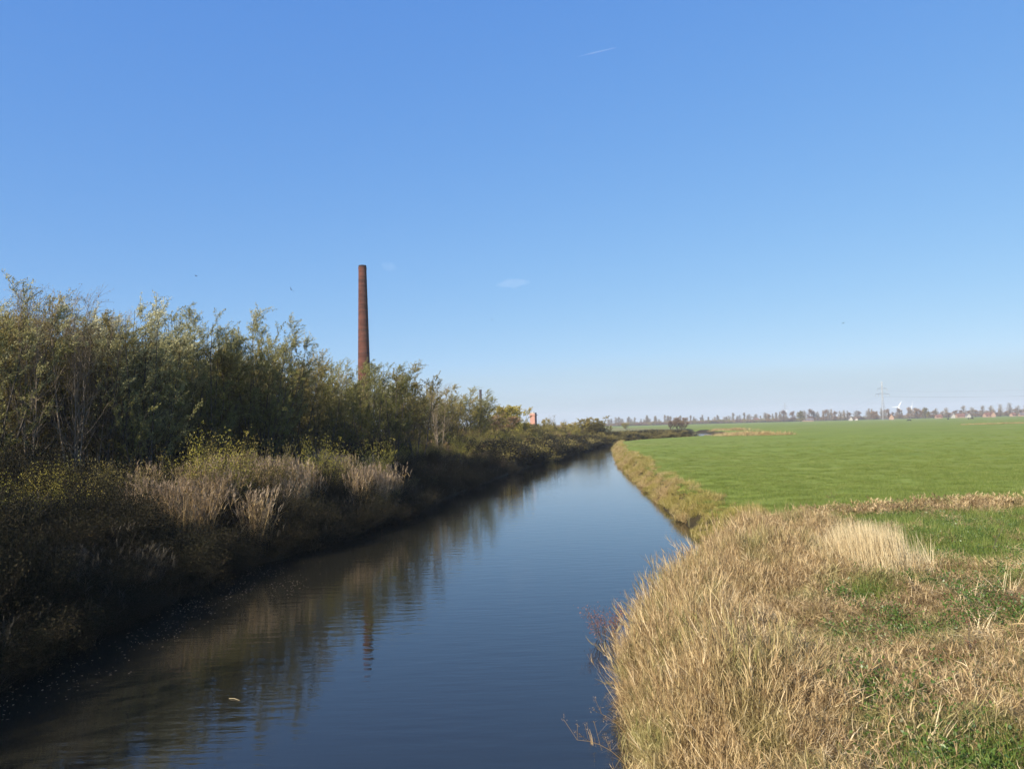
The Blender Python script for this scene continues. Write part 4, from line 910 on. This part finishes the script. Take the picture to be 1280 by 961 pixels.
# pylon and its lines
M['steel'] = plain('galvanised_steel', (.25, .27, .29), .5, .4, (.2, .21, .23), 3, metal=.4)
def pylon(px, ptop, dep, label):
    p_ = at(px, ptop, dep); h = p_.z - 1; e = empty('pylon', (p_.x, dep, 1), rad(12)); tag(e, label, 'pylon', 'pylons of the power line')
    b0, b1 = 3.4, .55; seg = []
    zl = np.linspace(0, h * .98, 14); wd = lambda z: b0 + (b1 - b0) * min(1, (z / (h * .55)) ** .75)
    cr = [(-1, -1), (1, -1), (1, 1), (-1, 1)]
    for k in range(13):
        for c in range(4):
            a = cr[c]; b_ = cr[(c + 1) % 4]; w0, w1 = wd(zl[k]), wd(zl[k + 1])
            A = (a[0] * w0, a[1] * w0, zl[k]); B = (a[0] * w1, a[1] * w1, zl[k + 1]); C_ = (b_[0] * w1, b_[1] * w1, zl[k + 1]); D_ = (b_[0] * w0, b_[1] * w0, zl[k])
            seg += [(A, B), (A, C_), (D_, B)]
    def lat(name, seg, r):
        P = np.array([[a, b] for a, b in seg], float); obj(name, mesh(name, [(*tubes(P, np.full((len(P), 2), r), 4), None, 0)]), M['steel'], e)
    lat('lattice_tower', seg, .11)
    arms = []
    for z, L_ in ((h * .66, 9), (h * .80, 6.2)):
        for s_ in (-1, 1):
            lat('cross_arm', [((0, 0, z + 1.6), (s_ * L_, 0, z)), ((0, .6, z), (s_ * L_, 0, z)), ((0, -.6, z), (s_ * L_, 0, z)), ((s_ * L_ * .5, .3, z), (s_ * L_ * .5, 0, z + .8))], .13)
            for f_ in ((.55, 1) if L_ > 8 else (1,)):
                lat('insulator', [((s_ * L_ * f_, 0, z), (s_ * L_ * f_, 0, z - 2.6))], .22); arms.append(Matrix.Rotation(rad(12), 4, 'Z') @ Vector((s_ * L_ * f_, 0, z - 2.6)) + e.location)
    return arms, e
A1, pe = pylon(1102, 476, 880, 'steel lattice pylon on the right horizon')
A2, pe2 = pylon(1560, 452, 700, 'steel lattice pylon beyond the right edge of the picture')
A3, _ = pylon(981, 503, 1900, 'faint far pylon standing over the tiny white turbine')
A4, _ = pylon(640, 519, 2900, 'very faint farthest pylon above the canal bend')
for AA, BB in ((A1, A2), (A1, A3), (A3, A4)):
    for a, b in zip(AA, BB):
        t = np.linspace(0, 1, 24)[:, None]; P = np.array(a)[None] * (1 - t) + np.array(b)[None] * t; P[:, 2] -= (a - b).length * .018 * 4 * (t[:, 0] * (1 - t[:, 0]))
        P[:, 2] = np.maximum(P[:, 2], 12)
        o = obj('power_line', mesh('power_line', [(*tubes(P[None], np.full((1, 24), .028), 3), None, 0)]), M['steel']); tag(o, 'thin sagging power line strung between the pylons', 'power line', 'power lines')

# ------------------------------------------------------------------ animals
def blob(parts, name, mat, parent=None, loc=None):
    bm_parts = []
    for c, r, rot in parts:
        n1, n2 = 10, 7; V_ = []; 
        for i_ in range(n2 + 1):
            ph = math.pi * i_ / n2
            for j_ in range(n1):
                V_.append((r[0] * math.sin(ph) * math.cos(j_ * 2 * math.pi / n1), r[1] * math.sin(ph) * math.sin(j_ * 2 * math.pi / n1), r[2] * math.cos(ph)))
        F_s = [(i_ * n1 + j_, i_ * n1 + (j_ + 1) % n1, (i_ + 1) * n1 + (j_ + 1) % n1, (i_ + 1) * n1 + j_) for i_ in range(n2) for j_ in range(n1)]
        Rm = np.array(Matrix.Rotation(rot, 3, 'Y')); bm_parts.append((np.array(V_) @ Rm.T + np.array(c), np.array(F_s), None, 0))
    return obj(name, mesh(name, bm_parts, True), mat, parent, loc)
M['cow'] = plain('black_and_white_hide', (.015, .014, .013), .7, .3, (.02, .018, .016), 1.0)
def skinned(name, verts, edges, mat, root=0, sub=1):
    me = bpy.data.meshes.new(name); me.from_pydata([v[:3] for v in verts], edges, []); o = obj(name, me, mat)
    md = o.modifiers.new('skin', 'SKIN'); me.skin_vertices or None
    for i_, v in enumerate(verts): me.skin_vertices[0].data[i_].radius = (v[3], v[3]); me.skin_vertices[0].data[i_].use_root = (i_ == root)
    s_ = o.modifiers.new('sub', 'SUBSURF'); s_.levels = sub; s_.render_levels = sub
    return o
cowV = [(0, 0, 1.05, .36), (.55, 0, 1.08, .36), (1.0, 0, 1.1, .26), (-.55, 0, 1.1, .36), (-.95, 0, 1.15, .24), (1.3, 0, .95, .17), (1.55, 0, .55, .14), (1.75, 0, .28, .09),
        (.8, .2, .75, .13), (.82, .2, .4, .08), (.8, .2, .05, .07), (.8, -.2, .75, .13), (.78, -.2, .4, .08), (.8, -.2, .05, .07),
        (-.8, .2, .8, .17), (-.95, .2, .45, .08), (-.88, .2, .05, .07), (-.8, -.2, .8, .17), (-.9, -.2, .45, .08), (-.85, -.2, .05, .07), (-1.15, 0, 1.1, .05), (-1.22, 0, .5, .04)]
cowE = [(0, 1), (1, 2), (0, 3), (3, 4), (2, 5), (5, 6), (6, 7), (2, 8), (8, 9), (9, 10), (2, 11), (11, 12), (12, 13), (4, 14), (14, 15), (15, 16), (4, 17), (17, 18), (18, 19), (4, 20), (20, 21)]
c0 = None
for px, dep, rz, lb in [(1136.5, 520, rad(170), 'black cow grazing on the meadow in front of the big brown trees'), (1185, 560, rad(80), 'dark cow far off on the meadow left of the white gable'), (1210.5, 540, rad(60), 'black cow on the meadow just below the white gable'), (1214.5, 560, rad(10), 'small dark cow right of the cow below the white gable')]:
    p_ = at(px, hory(px), dep)
    if c0 is None: c = c0 = skinned('cow', cowV, cowE, M['cow'])
    else: c = c0.copy(); COL.objects.link(c)
    c.location = (p_.x, dep, 1.0); c.rotation_euler.z = rz; tag(c, lb, 'cow', 'cows on the meadow')
M['bird'] = plain('dark_plumage', (.03, .03, .035), .7); M['gull'] = plain('white_plumage', (.75, .74, .72), .7)
def birdmesh(nm, mat):
    parts = []
    v, f = lathe([(.002, -.2), (.035, -.13), (.055, 0), (.04, .1), (.03, .15), (.002, .22)], 8); v = v[:, [0, 2, 1]]; parts.append((v, f, None, 0))
    for s_ in (-1, 1):
        W_ = np.array([(s_ * .03, -.07, .02), (s_ * .25, -.06, .12), (s_ * .55, -.14, .08), (s_ * .25, .07, .13), (s_ * .03, .08, .02), (s_ * .03, -.07, .0), (s_ * .25, -.06, .10), (s_ * .25, .07, .11), (s_ * .03, .08, .0)])
        parts.append((W_, np.array([(0, 1, 3, 4), (5, 8, 7, 6)]), None, 0)); parts.append((W_[[1, 2, 3]], np.array([(0, 1, 2)]), None, 0))
    me = mesh(nm, parts, True); me.materials.append(M[mat]); return me
bm1 = birdmesh('bird', 'bird')
for px, py, dep, r_, lb in [(245, 345, 130, (.2, 0, 1.2), 'bird in the sky above the slim silvery willow'), (364, 362, 90, (.3, .8, .8), 'largest bird in the sky, left of the brick chimney'), (615, 400, 190, (0, .3, .4), 'tiny bird high above the canal'), (1054, 404, 190, (.2, .2, 2), 'tiny bird in the sky above the right-hand farms')]:
    o = obj('bird', bm1, loc=at(px, py, dep)); o.rotation_euler = r_; tag(o, lb, 'bird', 'birds in the sky')
for q, (px, py, lb) in enumerate([(797, 570, 'white gull resting on the meadow near the canal edge, left one'), (801, 571, 'white gull on the meadow near the canal edge, right one')]):
    p_ = onz(px, py, 1.15)
    o = blob([((0, 0, .14), (.19, .09, .08), .1), ((.15, 0, .25), (.05, .045, .05), 0), ((.21, 0, .25), (.04, .012, .012), 0), ((-.2, 0, .13), (.09, .03, .02), 0), ((0, 0, .03), (.01, .01, .05), 0)], 'gull', M['gull'], loc=(p_.x, p_.y, 1.1)); o.scale = (.6, .6, .6); tag(o, lb, 'gull', 'gulls on the meadow')

# ------------------------------------------------------------------ clouds and contrail (thin volumes high up)
def cloud(name, px, py, elev_dist, rx, ry, rz, dens, rot, label, cat):
    d = F_ + (px - 640) / FPX * R_ + (480.5 - py) / FPX * U_; pos = Vector((0, 0, EYE)) + d * (elev_dist / d.y)
    parts = []; n1, n2 = 24, 14; V_ = []
    r = np.random.default_rng(int(px))
    ph = [r.uniform(0, 6.28, 3) for _ in range(3)]
    for i_ in range(n2 + 1):
        a = math.pi * i_ / n2
        for j_ in range(n1):
            b_ = j_ * 2 * math.pi / n1; k = 1 + .18 * math.sin(3 * b_ + ph[0][0]) * math.sin(a * 2 + ph[0][1]) + .12 * math.sin(5 * b_ + ph[1][0] + a)
            V_.append((rx * k * math.sin(a) * math.cos(b_), ry * k * math.sin(a) * math.sin(b_), rz * k * math.cos(a)))
    F_s = [(i_ * n1 + j_, (i_ + 1) * n1 + j_, (i_ + 1) * n1 + (j_ + 1) % n1, i_ * n1 + (j_ + 1) % n1) for i_ in range(n2) for j_ in range(n1)]
    m_, n_, out = newmat(name + '_vapour'); v = n_.nodes.new('ShaderNodeVolumePrincipled'); v.inputs['Density'].default_value = dens; v.inputs['Color'].default_value = (.95, .95, .97, 1); v.inputs['Anisotropy'].default_value = -.2
    n_.links.new(v.outputs[0], out.inputs['Volume'])
    o = obj(name, mesh(name, [(np.array(V_), np.array(F_s), None, 0)], True), m_, loc=pos); o.rotation_euler = rot; tag(o, label, cat); return o
cloud('small_cloud', 641, 354, 9000, 190, 150, 45, .00035, (0, rad(-3), 0), 'small faint wispy cloud above the canal', 'cloud')
cloud('cloud_wisp', 486, 333, 9000, 90, 90, 50, .00028, (0, rad(10), 0), 'barely visible pale wisp just right of the chimney top', 'cloud')
cloud('contrail', 748, 65, 9000, 230, 14, 9, .0042, (0, rad(-12), 0), 'short thin white vapour trail high in the sky', 'contrail')

# ------------------------------------------------------------------ haze
m_ = bpy.data.materials.new('air_haze'); m_.use_nodes = True; n_ = m_.node_tree; n_.nodes.clear(); out = n_.nodes.new('ShaderNodeOutputMaterial')
v = n_.nodes.new('ShaderNodeVolumePrincipled'); v.inputs['Density'].default_value = .00024; v.inputs['Color'].default_value = (.88, .93, 1, 1); n_.links.new(v.outputs[0], out.inputs['Volume'])
o = obj('haze', mesh('haze', [(*box(-4300, 4300, -400, 4300, -2.6, 66), None, 0)]), m_); tag(o, 'thin pale air haze over the whole polder', 'haze', kind='stuff')
